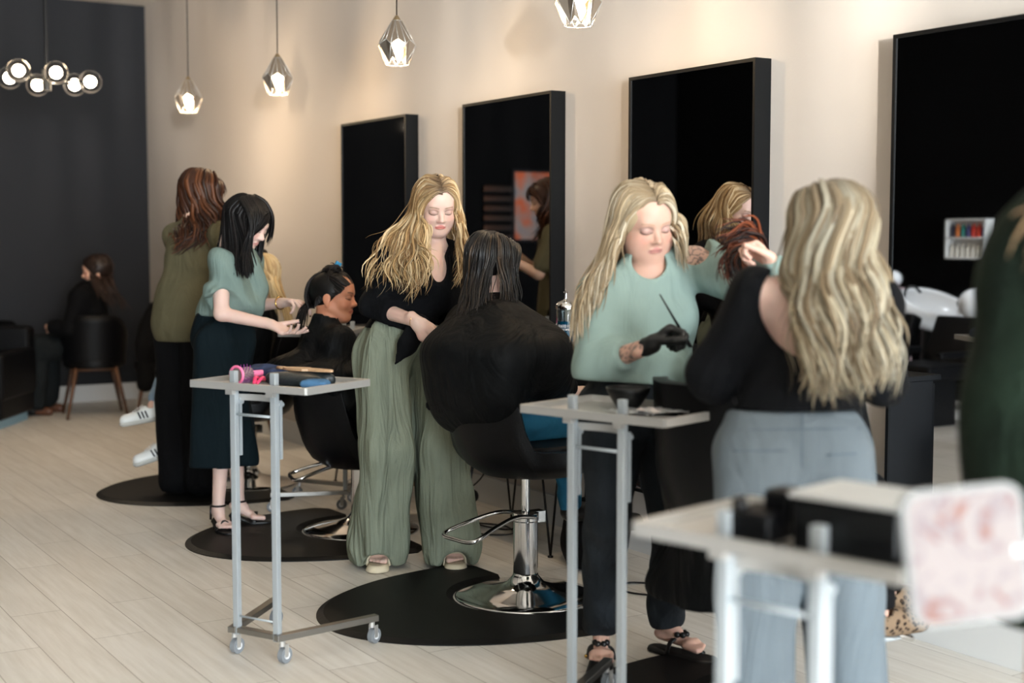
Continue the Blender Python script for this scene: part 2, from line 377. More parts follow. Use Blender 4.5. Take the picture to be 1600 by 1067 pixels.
# ------------------------------------------------------------------ hydraulic salon chairs
def salon_chair(seat_z=.60, ftheta=PI, fl=1.0):
    e = empty('salon_chair', (0, 0, 0))
    bm = new(); lathe(bm, [(0, 0), (.285, 0), (.287, .006), (.28, .012), (.22, .024), (.13, .042), (.075, .062), (.052, .09), (.05, .10), (0, .10)], 56); obj('base', bm, M_chrome, e, smooth=True)
    bm = new(); lathe(bm, [(0, .09), (.050, .09), (.050, .31), (.054, .315), (.054, .345), (.03, .35), (.0, .35)], 32)
    box(bm, (.055, .0, .325), (.05, .05, .045)); obj('pump', bm, M_chrome, e, auto=True, bevel=0)
    bm = new(); lathe(bm, [(0, .34), (.017, .34), (.017, seat_z - .05), (0, seat_z - .05)], 20); obj('piston', bm, M_chrome, e, auto=True)
    bm = new(); c, s = math.cos(ftheta), math.sin(ftheta)
    L = [(.0, .06, .335), (.10, .065, .345), (.22, .085, .32), (.33, .10, .285), (.345, 0, .28), (.33, -.10, .285), (.22, -.085, .32), (.10, -.065, .345), (.0, -.06, .335), (-.05, 0, .33)]
    L = [(x * fl * c - y * s, x * fl * s + y * c, z - (fl - 1) * .5 * x) for x, y, z in L]
    pth = bez(L + [L[0]], 60)[:-1]; tube(bm, pth, .009, 10, closed=True); obj('footrest', bm, M_chrome, e, smooth=True)
    up = empty('seat_unit', (0, 0, 0)); up.parent = e
    bm = new(); box(bm, (0, 0, seat_z - .045), (.30, .30, .015)); tube(bm, [(.0, -.13, seat_z - .055), (0.02, -.30, seat_z - .02), (.03, -.31, seat_z - .02)], .007, 8); obj('swivel_plate', bm, M_blackmetal, up)
    return e, up
def tub(up, seat_z):
    # wrap-around bucket shell: theta measured from the back (-x), open at the front (+x)
    bm = new(); NT, NV = 41, 15; th0 = 2.12
    rows = []
    for j in range(NV):
        v = j / (NV - 1); row = []
        for i in range(NT):
            t = -th0 + 2 * th0 * i / (NT - 1); a = abs(t)
            topz = seat_z + .45 - .42 * (0.5 - 0.5 * math.cos(min(1, max(0, (a - .60) / .50)) * PI))
            z = seat_z - .07 + (topz - seat_z + .07) * v
            ex = .235 + .055 * min(1, v * 2.2) + .05 * v * (1 - min(1, a / 1.2)); ey = .24 + .06 * min(1, v * 2.2)
            f = math.sqrt(max(.0, 1 - (1 - min(1, v * 4)) ** 2)); k = .72 + .28 * f
            row.append(bm.verts.new((-math.cos(t) * ex * k, math.sin(t) * ey * k, z)))
        rows.append(row)
    for j in range(NV - 1):
        for i in range(NT - 1): bm.faces.new((rows[j][i], rows[j][i + 1], rows[j + 1][i + 1], rows[j + 1][i]))
    bm.faces.new(rows[0])
    sh = obj('bucket_shell', bm, M_leather, up, smooth=True)
    md = sh.modifiers.new('thick', 'SOLIDIFY'); md.thickness = .042; md.offset = 0
    md = sh.modifiers.new('bev', 'BEVEL'); md.width = .012; md.segments = 3; md.limit_method = 'ANGLE'
    bm = new(); prism(bm, [(.285 * math.cos(a) * (1.0 if math.cos(a) > 0 else .8), .235 * math.sin(a)) for a in [2 * PI * k / 40 for k in range(40)]], seat_z - .05, seat_z + .04)
    obj('seat_cushion', bm, M_leather, up, auto=True, bevel=.018, seg=3)
    for s in (-1, 1):
        bm = new(); tube(bm, bez([(-.04, s * .305, seat_z + .16), (.02, s * .315, seat_z + .215), (.16, s * .315, seat_z + .235), (.30, s * .30, seat_z + .225)], 16), .009, 8); obj('armrest', bm, M_chrome, up, smooth=True)
CH = []
CLAB = ['black bucket salon chair on chrome base, seating the ponytailed client at the back', 'black bucket salon chair on chrome base, seating the client with pinned-up wet hair',
        'black bucket salon chair with chrome pump, seating the long wet haired client', 'black bucket salon chair mostly hidden between the two blonde stylists']
for i, (y_, sz, fr, yaw) in enumerate([(7.72, .48, PI * .9, PI * .80), (6.20, .42, PI * .92, .05), (4.68, .60, PI * 1.03, .05), (3.15, .58, -.35, -.1)]):
    e, up = salon_chair(sz, fr, 1.35 if i == 3 else 1.0); tub(up, sz); up.rotation_euler[2] = yaw
    # seat unit is only a pivot: bake its turn into the parts
    for ch in list(up.children):
        ch.parent = e; ch.rotation_euler[2] = yaw
    bpy.data.objects.remove(up)
    if i == 3:                     # this chair has no arms
        for ch in [q for q in e.children if q.name.startswith('armrest')]: bpy.data.objects.remove(ch)
    e.location = (2.86 if i == 3 else 2.98, y_, 0); tag(e, CLAB[i], 'salon chair', 'hydraulic salon chairs'); CH.append(e)

# ------------------------------------------------------------------ steel tray trolleys
def trolley():
    e = empty('tray_trolley', (0, 0, 0))
    for s in (-1, 1):
        bm = new(); box(bm, (0, s * .09, .535), (.021, .023, .92)); obj('post', bm, M_alu, e, bevel=.002)
        a = Vector((-.02, s * .10, .092)); b = Vector((.37, s * .235, .092)); d = b - a; ang = math.atan2(d.y, d.x)
        bm = new(); box(bm, (a + b) / 2, (d.length, .030, .022), ang); lg = obj('base_leg', bm, M_base, e, bevel=.002)
        for q in (a + d * .06, a + d * .95):
            c_ = new(); tube(c_, [(q.x, q.y, .084), (q.x, q.y, .06)], .010, 10)
            for w in (-1, 1): box(c_, (q.x + .008, q.y + w * .013, .045), (.018, .003, .045))
            cs = obj('caster', c_, M_steel, e)
            w_ = new(); tube(w_, [(q.x + .012, q.y - .010, .0275), (q.x + .012, q.y + .010, .0275)], .0275, 24); obj('wheel', w_, M_plastic, cs, auto=True)
            w_ = new(); tube(w_, [(q.x + .012, q.y - .0125, .0275), (q.x + .012, q.y + .0125, .0275)], .013, 16); obj('hub', w_, M_whitep, cs, auto=True)
        bm = new(); box(bm, (.022, s * .09, .80), (.012, .02, .20)); tube(bm, [(.01, s * .09, .885), (.04, s * .09, .885)], .009, 12); obj('bracket', bm, M_alu, e, bevel=0)
    bm = new(); tube(bm, [(0, -.09, .845), (0, .09, .845)], .005, 8); obj('crossbar', bm, M_alu, e, smooth=True)
    bm = new(); tube(bm, [(0, -.09, .14), (0, .09, .14)], .004, 8); obj('crossbar', bm, M_alu, e, smooth=True)
    bm = new(); box(bm, (0, 0, .092), (.03, .16, .02)); obj('base_bar', bm, M_base, e, bevel=.002)
    bm = new()
    pp = [(.02 + .02 * math.sin(PI * k / 12), -.09 + .18 * k / 12, 0) for k in range(13)]
    for p, q in zip(pp[:-1], pp[1:]):
        c = ((p[0] + q[0]) / 2, (p[1] + q[1]) / 2, .902); box(bm, c, (.004, .0165, .022), math.atan2(q[1] - p[1], q[0] - p[0]) - PI / 2)
    obj('curved_band', bm, M_steel, e)
    # tray: shallow pan with raised rim
    x0, x1, y0, y1 = -.035, .305, -.255, .255
    bm = new(); box(bm, ((x0 + x1) / 2, 0, .938), (x1 - x0 - .004, y1 - y0 - .004, .004))
    for yy in (y0, y1): box(bm, ((x0 + x1) / 2, yy, .945), (x1 - x0, .014, .024))
    for xx in (x0, x1): box(bm, (xx, 0, .945), (.014, y1 - y0, .024))
    for s in (-1, 1): box(bm, (-.018, s * .09, .93), (.02, .03, .03))
    obj('tray', bm, M_steel, e)
    return e
t0 = trolley()
TL = [((1.745, 4.46), 27, 'steel tray trolley in sharp focus beside the half round mat, tinting tools on its tray'),
      ((2.30, 3.23), 17, 'steel tray trolley in front of the sage sweater stylist, holding the black bowl'),
      ((1.545, 1.68), 14, 'blurred steel tray trolley in the right foreground under the black case'),
      ((3.20, 6.80), 140, 'low steel trolley base on casters behind the black haired stylist')]
for i, (p, a, lb) in enumerate(TL):
    o = t0 if i == 0 else copy_tree(t0)
    o.location = (p[0], p[1], 0); o.rotation_euler = (0, 0, math.radians(a)); tag(o, lb, 'trolley', 'steel tray trolleys')

# ------------------------------------------------------------------ organic modelling: implicit shapes meshed by surface nets
f32 = np.float32
def va(p): return np.asarray(p, f32)
def nrm(v):
    v = np.asarray(v, float); return v / max(np.linalg.norm(v), 1e-9)
def smin(a, b, k):
    if k <= 0: return np.minimum(a, b)
    h = np.maximum(k - np.abs(a - b), 0) / k
    return np.minimum(a, b) - h * h * k * .25
def rc(a, b, ra, rb, flat=None):
    a = va(a); b = va(b)
    if flat is not None: ax = va(nrm(flat[0])); s = f32(1 / flat[1] - 1)
    def f(P):
        Q = P - a; ba = b - a
        if flat is not None:
            Q = Q + (Q @ ax)[:, None] * (s * ax)[None, :]; ba = ba + (ba @ ax) * s * ax
        L = max(float(ba @ ba), 1e-8); h = np.clip(Q @ ba / L, 0, 1)
        E = Q - h[:, None] * ba
        return (np.sqrt(np.einsum('ij,ij->i', E, E)) - (ra + (rb - ra) * h)).astype(f32)
    return f
def el(c, r, B=None):
    c = va(c); r = va(r); B = None if B is None else va(B)
    def f(P):
        q = P - c
        if B is not None: q = q @ B.T
        k0 = np.sqrt(((q / r) ** 2).sum(1)); k1 = np.sqrt(((q / r ** 2) ** 2).sum(1)) + 1e-6
        return k0 * (k0 - 1) / k1
    return f
def U(k, *fs):
    def f(P):
        d = fs[0](P)
        for g in fs[1:]: d = smin(d, g(P), k)
        return d
    return f
def infl(f, r): return lambda P: f(P) - f32(r)
def sub(f, g, k=.004): return lambda P: -smin(-f(P), g(P), k)
def cut(f, p, n, k=.004):            # keep what lies behind the plane
    p = va(p); n = va(nrm(n)); return lambda P: -smin(-f(P), -((P - p) @ n), k)
def folds(f, amp, freq, ax=(0, 0, 1), stretch=.25, seed=0):   # drapery: ripples running along ax
    ax = va(nrm(ax)); r = np.random.default_rng(seed); W = []
    for i in range(5):
        v = r.normal(size=3); v -= v @ ax * ax; v = nrm(v) * freq * r.uniform(.6, 1.5) + ax * freq * stretch * r.uniform(-1, 1); W.append((va(v), r.uniform(0, 6.28)))
    def g(P):
        d = f(P); s = np.zeros_like(d)
        for w, p in W: s += np.sin(P @ w + p + .6 * np.sin(P @ (w[::-1] * f32(.5)) + p))
        return d + f32(amp / 2.2) * s
    return g
def bbox_of(pts, m): P = np.array(pts, float); return P.min(0) - m, P.max(0) + m
def snet(f, lo, hi, h):
    lo = np.asarray(lo, float); hi = np.asarray(hi, float); B = 4
    n = np.maximum(((hi - lo) / (h * B)).astype(int) + 1, 2); N = n * B
    ax = [lo[i] + h * np.arange(N[i]) for i in range(3)]
    cx = [lo[i] + h * (B * np.arange(n[i]) + (B - 1) / 2) for i in range(3)]
    G = np.stack(np.meshgrid(*cx, indexing='ij'), -1).reshape(-1, 3).astype(f32)
    c = f(G).reshape(n); V = np.repeat(np.repeat(np.repeat(c, B, 0), B, 1), B, 2).astype(f32)
    m = np.abs(V) < h * B * 1.9
    idx = np.argwhere(m); P = (lo + h * idx).astype(f32)
    if len(P):
        out = np.empty(len(P), f32)
        for s in range(0, len(P), 400000): out[s:s + 400000] = f(P[s:s + 400000])
        V[m] = out
    V[0] = V[-1] = 1; V[:, 0] = V[:, -1] = 1; V[:, :, 0] = V[:, :, -1] = 1
    V[V == 0] = 1e-7
    I = V < 0; X, Y, Z = N - 1
    cnt = np.zeros((X, Y, Z), np.int8)
    for i in (0, 1):
        for j in (0, 1):
            for k in (0, 1): cnt += I[i:i + X, j:j + Y, k:k + Z]
    act = (cnt > 0) & (cnt < 8); A = np.argwhere(act)
    ids = -np.ones((X, Y, Z), np.int32); ids[act] = np.arange(len(A))
    acc = np.zeros((len(A), 3)); num = np.zeros(len(A))
    cor = [(i, j, k) for i in (0, 1) for j in (0, 1) for k in (0, 1)]
    val = {q: V[A[:, 0] + q[0], A[:, 1] + q[1], A[:, 2] + q[2]] for q in cor}
    for p in cor:
        for d in range(3):
            if p[d] == 0:
                q = list(p); q[d] = 1; q = tuple(q); a = val[p]; b = val[q]; x = (a < 0) != (b < 0)
                t = np.where(x, a / np.where(x, a - b, 1), 0)
                pt = np.array(p, float)[None, :].repeat(len(A), 0); pt[:, d] += t
                acc += pt * x[:, None]; num += x
    vs = lo + h * (A + acc / np.maximum(num, 1)[:, None])
    F = []
    for d in range(3):
        a, b = [(1, 2), (2, 0), (0, 1)][d]
        sl0 = [slice(0, X), slice(0, Y), slice(0, Z)]
        S0 = I[:X, :Y, :Z]; sh = [slice(0, X), slice(0, Y), slice(0, Z)]; sh[d] = slice(1, [X, Y, Z][d] + 1); S1 = I[tuple(sh)]
        E = np.argwhere(S0 != S1); E = E[(E[:, a] > 0) & (E[:, b] > 0)]
        if not len(E): continue
        da = np.zeros(3, int); da[a] = 1; db = np.zeros(3, int); db[b] = 1
        q = [ids[tuple((E - o).T)] for o in (da * 0, da, da + db, db)]
        Q = np.stack(q, 1); fl = S0[tuple(E.T)]
        Q[~fl] = Q[~fl][:, ::-1]
        F.append(Q[(Q >= 0).all(1)])
    F = np.concatenate(F) if F else np.zeros((0, 4), int)
    return vs, F
def relax(vs, F, it=1, w=.5):
    n = len(vs)
    E = np.concatenate([F[:, [0, 1]], F[:, [1, 2]], F[:, [2, 3]], F[:, [3, 0]]])
    for _ in range(it):
        s = np.zeros_like(vs); c = np.zeros(n)
        for k in range(3): s[:, k] = np.bincount(E[:, 0], vs[E[:, 1], k], n) + np.bincount(E[:, 1], vs[E[:, 0], k], n)
        c = np.bincount(E[:, 0], minlength=n) + np.bincount(E[:, 1], minlength=n)
        vs = vs * (1 - w) + w * s / np.maximum(c, 1)[:, None]
    return vs
def pymesh(name, vs, F, m, parent=None, tone=None, origin=None):
    o_ = np.zeros(3) if origin is None else np.asarray(origin, float)
    me = bpy.data.meshes.new(name); k = F.shape[1]
    me.vertices.add(len(vs)); me.vertices.foreach_set('co', (vs - o_).astype(f32).ravel())
    me.loops.add(F.size); me.loops.foreach_set('vertex_index', F.ravel().astype(np.int32))
    me.polygons.add(len(F)); me.polygons.foreach_set('loop_start', np.arange(0, F.size, k, dtype=np.int32)); me.polygons.foreach_set('loop_total', np.full(len(F), k, np.int32))
    me.update(calc_edges=True)
    if tone is not None:
        a = me.color_attributes.new('tone', 'FLOAT_COLOR', 'POINT'); a.data.foreach_set('color', np.concatenate([tone, np.ones((len(tone), 1))], 1).astype(f32).ravel())
    return link(name, me, m, parent)
class Fig:                              # one person (or garment set); parts are stored relative to the root
    def __init__(s, name, origin, label, cat='person', group=None):
        s.o = np.asarray(origin, float); s.root = empty(name, tuple(s.o), 0, label, cat, group)
    def part(s, name, f, m, lo, hi, h=.008, tone=None, parent=None, sm=1):
        vs, F = snet(f, lo, hi, h)
        if sm: vs = relax(vs, F, sm)
        t = tone(vs) if tone else None
        return pymesh(name, vs, F, m, parent or s.root, t, s.o)
    def bmpart(s, name, bm, m, parent=None, smooth=True, tone=None):
        bmesh.ops.translate(bm, verts=bm.verts, vec=Vector(-s.o)); return obj(name, bm, m, parent or s.root, smooth=smooth)
def cdir(r, u, t): return nrm(RT * r + UP * u - FW * t)     # right, up, towards the viewer
def frame(f, u0=(0, 0, 1), roll=0):
    f = nrm(f); r = nrm(np.cross(f, u0)); u = np.cross(r, f)
    r2 = r * math.cos(roll) + u * math.sin(roll); u2 = u * math.cos(roll) - r * math.sin(roll)
    return np.array([r2, f, u2])         # rows: right, forward, up
# head in its own frame (x right, y forward, z up), metres
def head_sdf(c, B, s=1.0, full=0.0):
    e = lambda p, r: el(p, r)
    sym = lambda fn: [fn(-1), fn(1)]
    base = U(.03, e((0, -.012, .03), (.073, .094, .083)), e((0, .032, -.028), (.053, .058, .070)), e((0, .022, .045), (.062, .066, .06)))
    jaw = U(.03, e((0, .053, -.086), (.023, .028, .019)), *sym(lambda q: rc((q * .049, .0, -.045), (q * .021, .052, -.086), .014, .012)))
    cheeks = U(.02, *sym(lambda q: e((q * .034, .060, -.026), (.024, .022, .024))))
    brow = rc((-.032, .073, .026), (.032, .073, .026), .011, .011)
    f = lambda P: smin(smin(smin(base(P), jaw(P), .03), cheeks(P), .018), brow(P), .02)
    sock = U(.004, *sym(lambda q: e((q * .031, .098, .006), (.017, .017, .011))))
    f2 = lambda P: -smin(-f(P), sock(P), .012)
    lids = U(.002, *sym(lambda q: e((q * .031, .076, .004), (.0155, .0125, .0115))))
    nose = U(.008, rc((0, .080, .014), (0, .099, -.020), .0065, .0095), e((0, .100, -.024), (.0095, .010, .0085)), *sym(lambda q: e((q * .0105, .090, -.028), (.0065, .0095, .0065))))
    fat = U(.03, *sym(lambda q: e((q * .042, .036, -.050), (.030, .040, .040))), e((0, .040, -.088), (.042, .040, .026))) if full else None
    lips = U(.004, e((0, .0862, -.0515), (.0200, .0070, .0040)), e((0, .0850, -.0595), (.0160, .0072, .0050)))
    philt = rc((-.016, .0925, -.0555), (.016, .0925, -.0555), .0012, .0012)
    ears = U(.003, *sym(lambda q: el((q * .0755, -.008, -.004), (.007, .018, .031))), *sym(lambda q: el((q * .071, -.006, -.03), (.006, .010, .012))))
    neck = rc((0, -.022, -.045), (0, -.030, -.12), .050, .050)
    B = va(B); c = va(c)
    def g(P):
        q = ((P - c) @ B.T) / f32(s)
        d = f2(q)
        if fat is not None: d = smin(d, fat(q) + f32(.012 * (1 - full)), .02)
        d = smin(d, lids(q), .004); d = smin(d, nose(q), .010); d = smin(d, lips(q), .005)
        d = -smin(-d, philt(q), .003); d = smin(d, ears(q), .005); d = smin(d, neck(q), .03)
        return d * f32(s)
    return g
def face_tone(c, B, s, skin, lip=(186, 96, 92), brow=(120, 92, 66), lid=(150, 112, 100), blush=.10, shadow=(.55, .42, .36)):
    sk = np.array(lin(skin)); lp = np.array(lin(lip)); bw = np.array(lin(brow)); ld = np.array(lin(lid)); B = np.asarray(B); c = np.asarray(c)
    dark = np.array(lin((46, 34, 30)))
    def t(vs):
        q = ((vs - c) @ B.T) / s; x, y, z = np.abs(q[:, 0]), q[:, 1], q[:, 2]; fr = (y > .045) & (np.linalg.norm(q, axis=1) < .16)
        col = sk[None, :].repeat(len(vs), 0).copy()
        def mix(w, cc): col[:] = col * (1 - w[:, None]) + cc[None, :] * w[:, None]
        w = np.exp(-(((x - .040) / .016) ** 2 + ((z + .022) / .016) ** 2)) * fr; mix(w * blush * 2.2, np.array(lin((214, 120, 104))))
        w = np.clip(1.25 - np.hypot((x) / .0205, (z + .0558 - .003 * np.cos(x * 140)) / .0078), 0, .25) / .25 * (fr & (y > .07)); mix(w * .7, lp)
        w = np.clip(1 - np.abs(z + .0558) / .0012, 0, 1) * (x < .020) * fr; mix(w * .5, lp * .3)
        w = np.clip(1.3 - np.hypot((x - .031) / .0165, (z - .009) / .0095), 0, .3) / .3 * fr; mix(w * .45, ld)
        a = (x - .031) / .0165; zl = .0005 - .0045 * (1 - a * a)
        w = np.clip(1.35 - np.abs(z - zl) / .0021, 0, 1) * (np.abs(a) < 1.05) * fr; mix(w * .92, dark)
        zb = .0275 + .004 * np.sin(np.clip((x - .012) / .036, 0, 1) * 2.3) - .003
        w = np.clip(1.5 - np.abs(z - zb) / .0022, 0, 1) * (x > .012) * (x < .048) * fr; mix(w * .85, bw)
        return col
    return t
# a hand: fingers bend towards the palm normal n, thumb leaves on side t
def hand_prims(wr, d, n, t, curl=(.5, .5, .5, .55), spread=.10, s=1.0, thumb=(.9, .35)):
    wr = np.asarray(wr, float); d = nrm(d); n = np.asarray(n, float); n = nrm(n - n @ d * d); t = nrm(np.asarray(t, float) - np.dot(t, d) * d - np.dot(t, n) * n)
    palm = [rc(wr + d * .012 * s, wr + d * .070 * s + t * .020 * s, .024 * s, .021 * s, (n, .58)), rc(wr + d * .012 * s, wr + d * .066 * s - t * .022 * s, .022 * s, .019 * s, (n, .58)),
            rc(wr - d * .03 * s, wr + d * .02 * s, .024 * s, .024 * s, (n, .74))]
    ch = []; L = [(.040, .025, .020), (.044, .029, .021), (.041, .027, .020), (.032, .020, .018)]; off = [.029, .0095, -.0095, -.0275]; st = [.082, .086, .082, .074]
    tips = []
    for i in range(4):
        p = wr + d * st[i] * s + t * off[i] * s; a = 0; q = nrm(d + t * spread * (1.5 - i) * .8); r0 = (.0086, .0089, .0085, .0074)[i] * s
        ch.append([rc(p - q * .022 * s, p, r0 * 1.1, r0)])
        for j, l in enumerate(L[i]):
            a += curl[i] * (1.0, 1.15, .7)[j]; v = q * math.cos(a) + n * math.sin(a); p2 = p + v * l * s
            ch[-1].append(rc(p, p2, r0 * (1 - .07 * j), r0 * (1 - .07 * (j + 1)))); p = p2
        tips.append((p, v, r0 * .8))
    p = wr + d * .022 * s + t * .024 * s; v = nrm(d * math.cos(thumb[0]) + t * math.sin(thumb[0]) + n * thumb[1]); p1 = p + v * .036 * s; v2 = nrm(v + d * .45 + n * .25); p2 = p1 + v2 * .030 * s; v3 = nrm(v2 + n * .15 + d * .2); p3 = p2 + v3 * .024 * s
    th = [rc(p, p1, .014 * s, .0108 * s), rc(p1, p2, .0105 * s, .0095 * s), rc(p2, p3, .0095 * s, .0078 * s)]; tips.append((p3, v3, .008 * s))
    def f(P):
        fg = None
        for c in ch:
            dd = c[0](P)
            for g in c[1:]: dd = smin(dd, g(P), .003)
            fg = dd if fg is None else smin(fg, dd, .0012)
        pl = palm[0](P)
        for g in palm[1:]: pl = smin(pl, g(P), .02)
        dd = smin(pl, fg, .008); tt = smin(smin(th[0](P), th[1](P), .004), th[2](P), .004)
        return smin(dd, tt, .010)
    pts = [wr] + [x[0] for x in tips] + [p1, wr + d * .09 * s]
    return f, pts, tips
SK = vmat('skin', .5, .05, 300, Subsurface_Weight=.12, Subsurface_Scale=.02)
class Human(Fig):
    def __init__(s, name, origin, label, J, head, skin=(226, 190, 172), bulk=1.0, hs=1.08, face=None, hands=None, res=.010, hres=.0034, feet=None, group=None, full=0.0):
        super().__init__(name, origin, label, 'person', group)
        s.J = J = {k: np.asarray(v, float) for k, v in J.items()}; b = bulk
        s.hc, s.HB, s.hs = np.asarray(head[0], float), head[1], hs
        hd = head_sdf(s.hc, s.HB, hs, full)
        side = nrm(J['shR'] - J['shL']); upv = nrm(J['nk'] - J['pv']); fwd = nrm(np.cross(upv, side)); side = np.cross(fwd, upv); s.TB = np.array([side, fwd, upv])
        s.side, s.fwd, s.upv = side, fwd, upv
        s.b = b
        s.hand_f = {}; s.hand_p = {}; s.tips = {}
        T = s.torso(-.004, core=True)
        parts = [T, s.arm('R', 0), s.arm('L', 0), s.leg('R', -.004, True), s.leg('L', -.004, True)]
        neck = rc(J['nk'] + upv * .0, s.hc - s.HB[2] * .075 * hs - s.HB[1] * .022 * hs, .055, .049)
        if hands:
            for k, (d, n, t, kw) in hands.items():
                f, pts, tips = hand_prims(J['wr' + k], d, n, t, **kw); s.hand_f[k] = f; s.hand_p[k] = pts; s.tips[k] = tips
        def body(P):
            d = parts[0](P)
            for g in parts[1:]: d = smin(d, g(P), .02)
            d = smin(d, neck(P), .03); d = smin(d, hd(P), .018)
            for k, g in s.hand_f.items(): d = smin(d, g(P), .008)
            if feet is not None:
                for g in s.foot_f: d = smin(d, g(P), .008)
            return d
        s.foot_f = []
        fp = []
        if feet is not None:
            for k in 'RL':
                an = J['an' + k]; to = J['to' + k]; fl = to - an; fl[2] = 0; dd = nrm(fl); sd = np.cross(dd, (0, 0, 1)); z = to[2]
                hl = an - dd * .02; hl = np.array([hl[0], hl[1], z + .03 + (feet if feet > 0 else 0)]); ball = to - dd * .05; ball = np.array([ball[0], ball[1], z + .016])
                s.foot_f += [rc(hl, ball, .030, .022, ((0, 0, 1), .8)), rc(an - np.array([0, 0, .0]), (hl + ball) / 2 + (0, 0, .015), .032, .026), rc(ball - sd * .022, ball + sd * .018, .018, .018)]
                sg = 1 if k == 'R' else -1
                for i in range(5):
                    o_ = (i - 2) * .0155 * sg; ln = (.050, .052, .046, .038, .030)[i]; rr = (.0115, .009, .0085, .008, .0075)[i]
                    p = ball - sd * o_ * -1 * -1; p = ball + sd * (-sg * .0) + sd * ((i - 2) * .016) * sg
                    s.foot_f.append(rc(p, p + dd * ln + np.array([0, 0, -.006]), rr * 1.1, rr))
                fp.append([hl, an, to + dd * .03, ball])
        ft = face_tone(s.hc, s.HB, hs, skin, **(face or {}))
        s.skin = skin
        allp = [J[k] for k in J] + [s.hc]; lo, hi = bbox_of(allp, .17)
        boxes = [(s.hc - .17 * hs + s.HB[1] * .01, s.hc + .17 * hs, hres)]
        for k, pts in s.hand_p.items():
            l, h = bbox_of(pts, .022); boxes.append((l, h, min(hres, .0032)))
        if feet is not None:
            for pts in fp:
                l, h = bbox_of(pts, .04); boxes.append((l, h, .0042))
        VS = []; FS = []; n0 = 0
        vs, F = snet(body, lo, hi, res); vs = relax(vs, F, 1)
        cen = vs[F].mean(1); keep = np.ones(len(F), bool)
        for l, h, r in boxes: keep &= ~((cen > l + 1.6 * res) & (cen < h - 1.6 * res)).all(1)
        F = F[keep]; VS.append(vs); FS.append(F); n0 = len(vs)
        for l, h, r in boxes:
            vs, F = snet(body, l - 2 * r, h + 2 * r, r); cen = vs[F].mean(1) if len(F) else np.zeros((0, 3)); F = F[((cen > l) & (cen < h)).all(1)]
            vs = relax(vs, F, 1, .4)
            VS.append(vs); FS.append(F + n0); n0 += len(vs)
        vs = np.concatenate(VS); F = np.concatenate(FS); used = np.unique(F); mp = -np.ones(len(vs), int); mp[used] = np.arange(len(used)); vs = vs[used]; F = mp[F]
        s.body = pymesh('body', vs, F, SK, s.root, ft(vs), s.o); s.bodyf = body
    def torso(s, g, core=False):
        J = s.J; b = s.b; B = s.TB; c = .84 if core else 1.0
        mid = (J['shR'] + J['shL']) / 2
        rib = J['ch']; return U(.06, el(rib, (.135 * b + g, .098 * b + g, .17 + g), B), rc(J['shR'] - s.side * .02, J['shL'] + s.side * .02, .050 + g, .050 + g), el(J['ws'], (.118 * b * c + g, .092 * b * c + g, .12), B),
                 el(J['pv'], (.158 * b * c + g, .115 * b * c + g, .12 * c), B), rc(rib + s.fwd * .062 + s.side * .065 - s.upv * .0, rib + s.fwd * .052 + s.side * .06, .048 * b + g, .05), rc(rib + s.fwd * .062 - s.side * .065, rib + s.fwd * .052 - s.side * .06, .048 * b + g, .05), rc(J['nk'], mid, .05 + g, .06 + g))
    def arm(s, k, g, upto=1.0, fore=True):
        J = s.J; b = .5 + .5 * s.b; a, e, w = J['sh' + k], J['el' + k], J['wr' + k]
        up = rc(a, e, .047 * b + g, .038 * b + g)
        return U(.015, up, rc(e, w, .037 * b + g, .0255 + g)) if fore else up
    def leg(s, k, g, core=False):
        J = s.J; b = s.b; h, kn, an = J['hp' + k], J['kn' + k], J['an' + k]
        c = .86 if core else 1.0; return U(.02, rc(h, kn, (.060 if core else .082) * b + g, (.046 if core else .055) * b + g), rc(kn, kn + (an - kn) * .35, .053 * b * c + g, .054 * b * c + g), rc(kn + (an - kn) * .35, an, .054 * b * c + g, .033 + g))
    def box(s, keys, m=.14): return bbox_of([s.J[k] for k in keys], m)
# long hair out of tapered locks laid along guide curves
HAIRM = vmat('hair', .45, 0, Specular_IOR_Level=.28)
HAIRWET = vmat('wet_hair', .34, 0, Specular_IOR_Level=.45)
HAIRBLK = vmat('black_hair', .42, 0, Specular_IOR_Level=.22)
def scalp(H, az, elv, off=.012):
    p = np.array([math.sin(az) * math.cos(elv) * (.076 + off), -math.cos(az) * math.cos(elv) * (.098 + off), math.sin(elv) * (.087 + off)]) + (0, -.012, .03)
    return H.hc + (p * H.hs) @ H.HB
def loc(H, x, y, z): return H.hc + (np.array([x, y, z]) * H.hs) @ H.HB
def resample(P, K):
    P = np.array(bez(P, 64)) if len(P) > 2 else np.array(P, float)
    s = np.r_[0, np.cumsum(np.linalg.norm(np.diff(P, axis=0), axis=1))]; u = np.linspace(0, s[-1], K)
    return np.stack([np.interp(u, s, P[:, i]) for i in range(3)], 1)
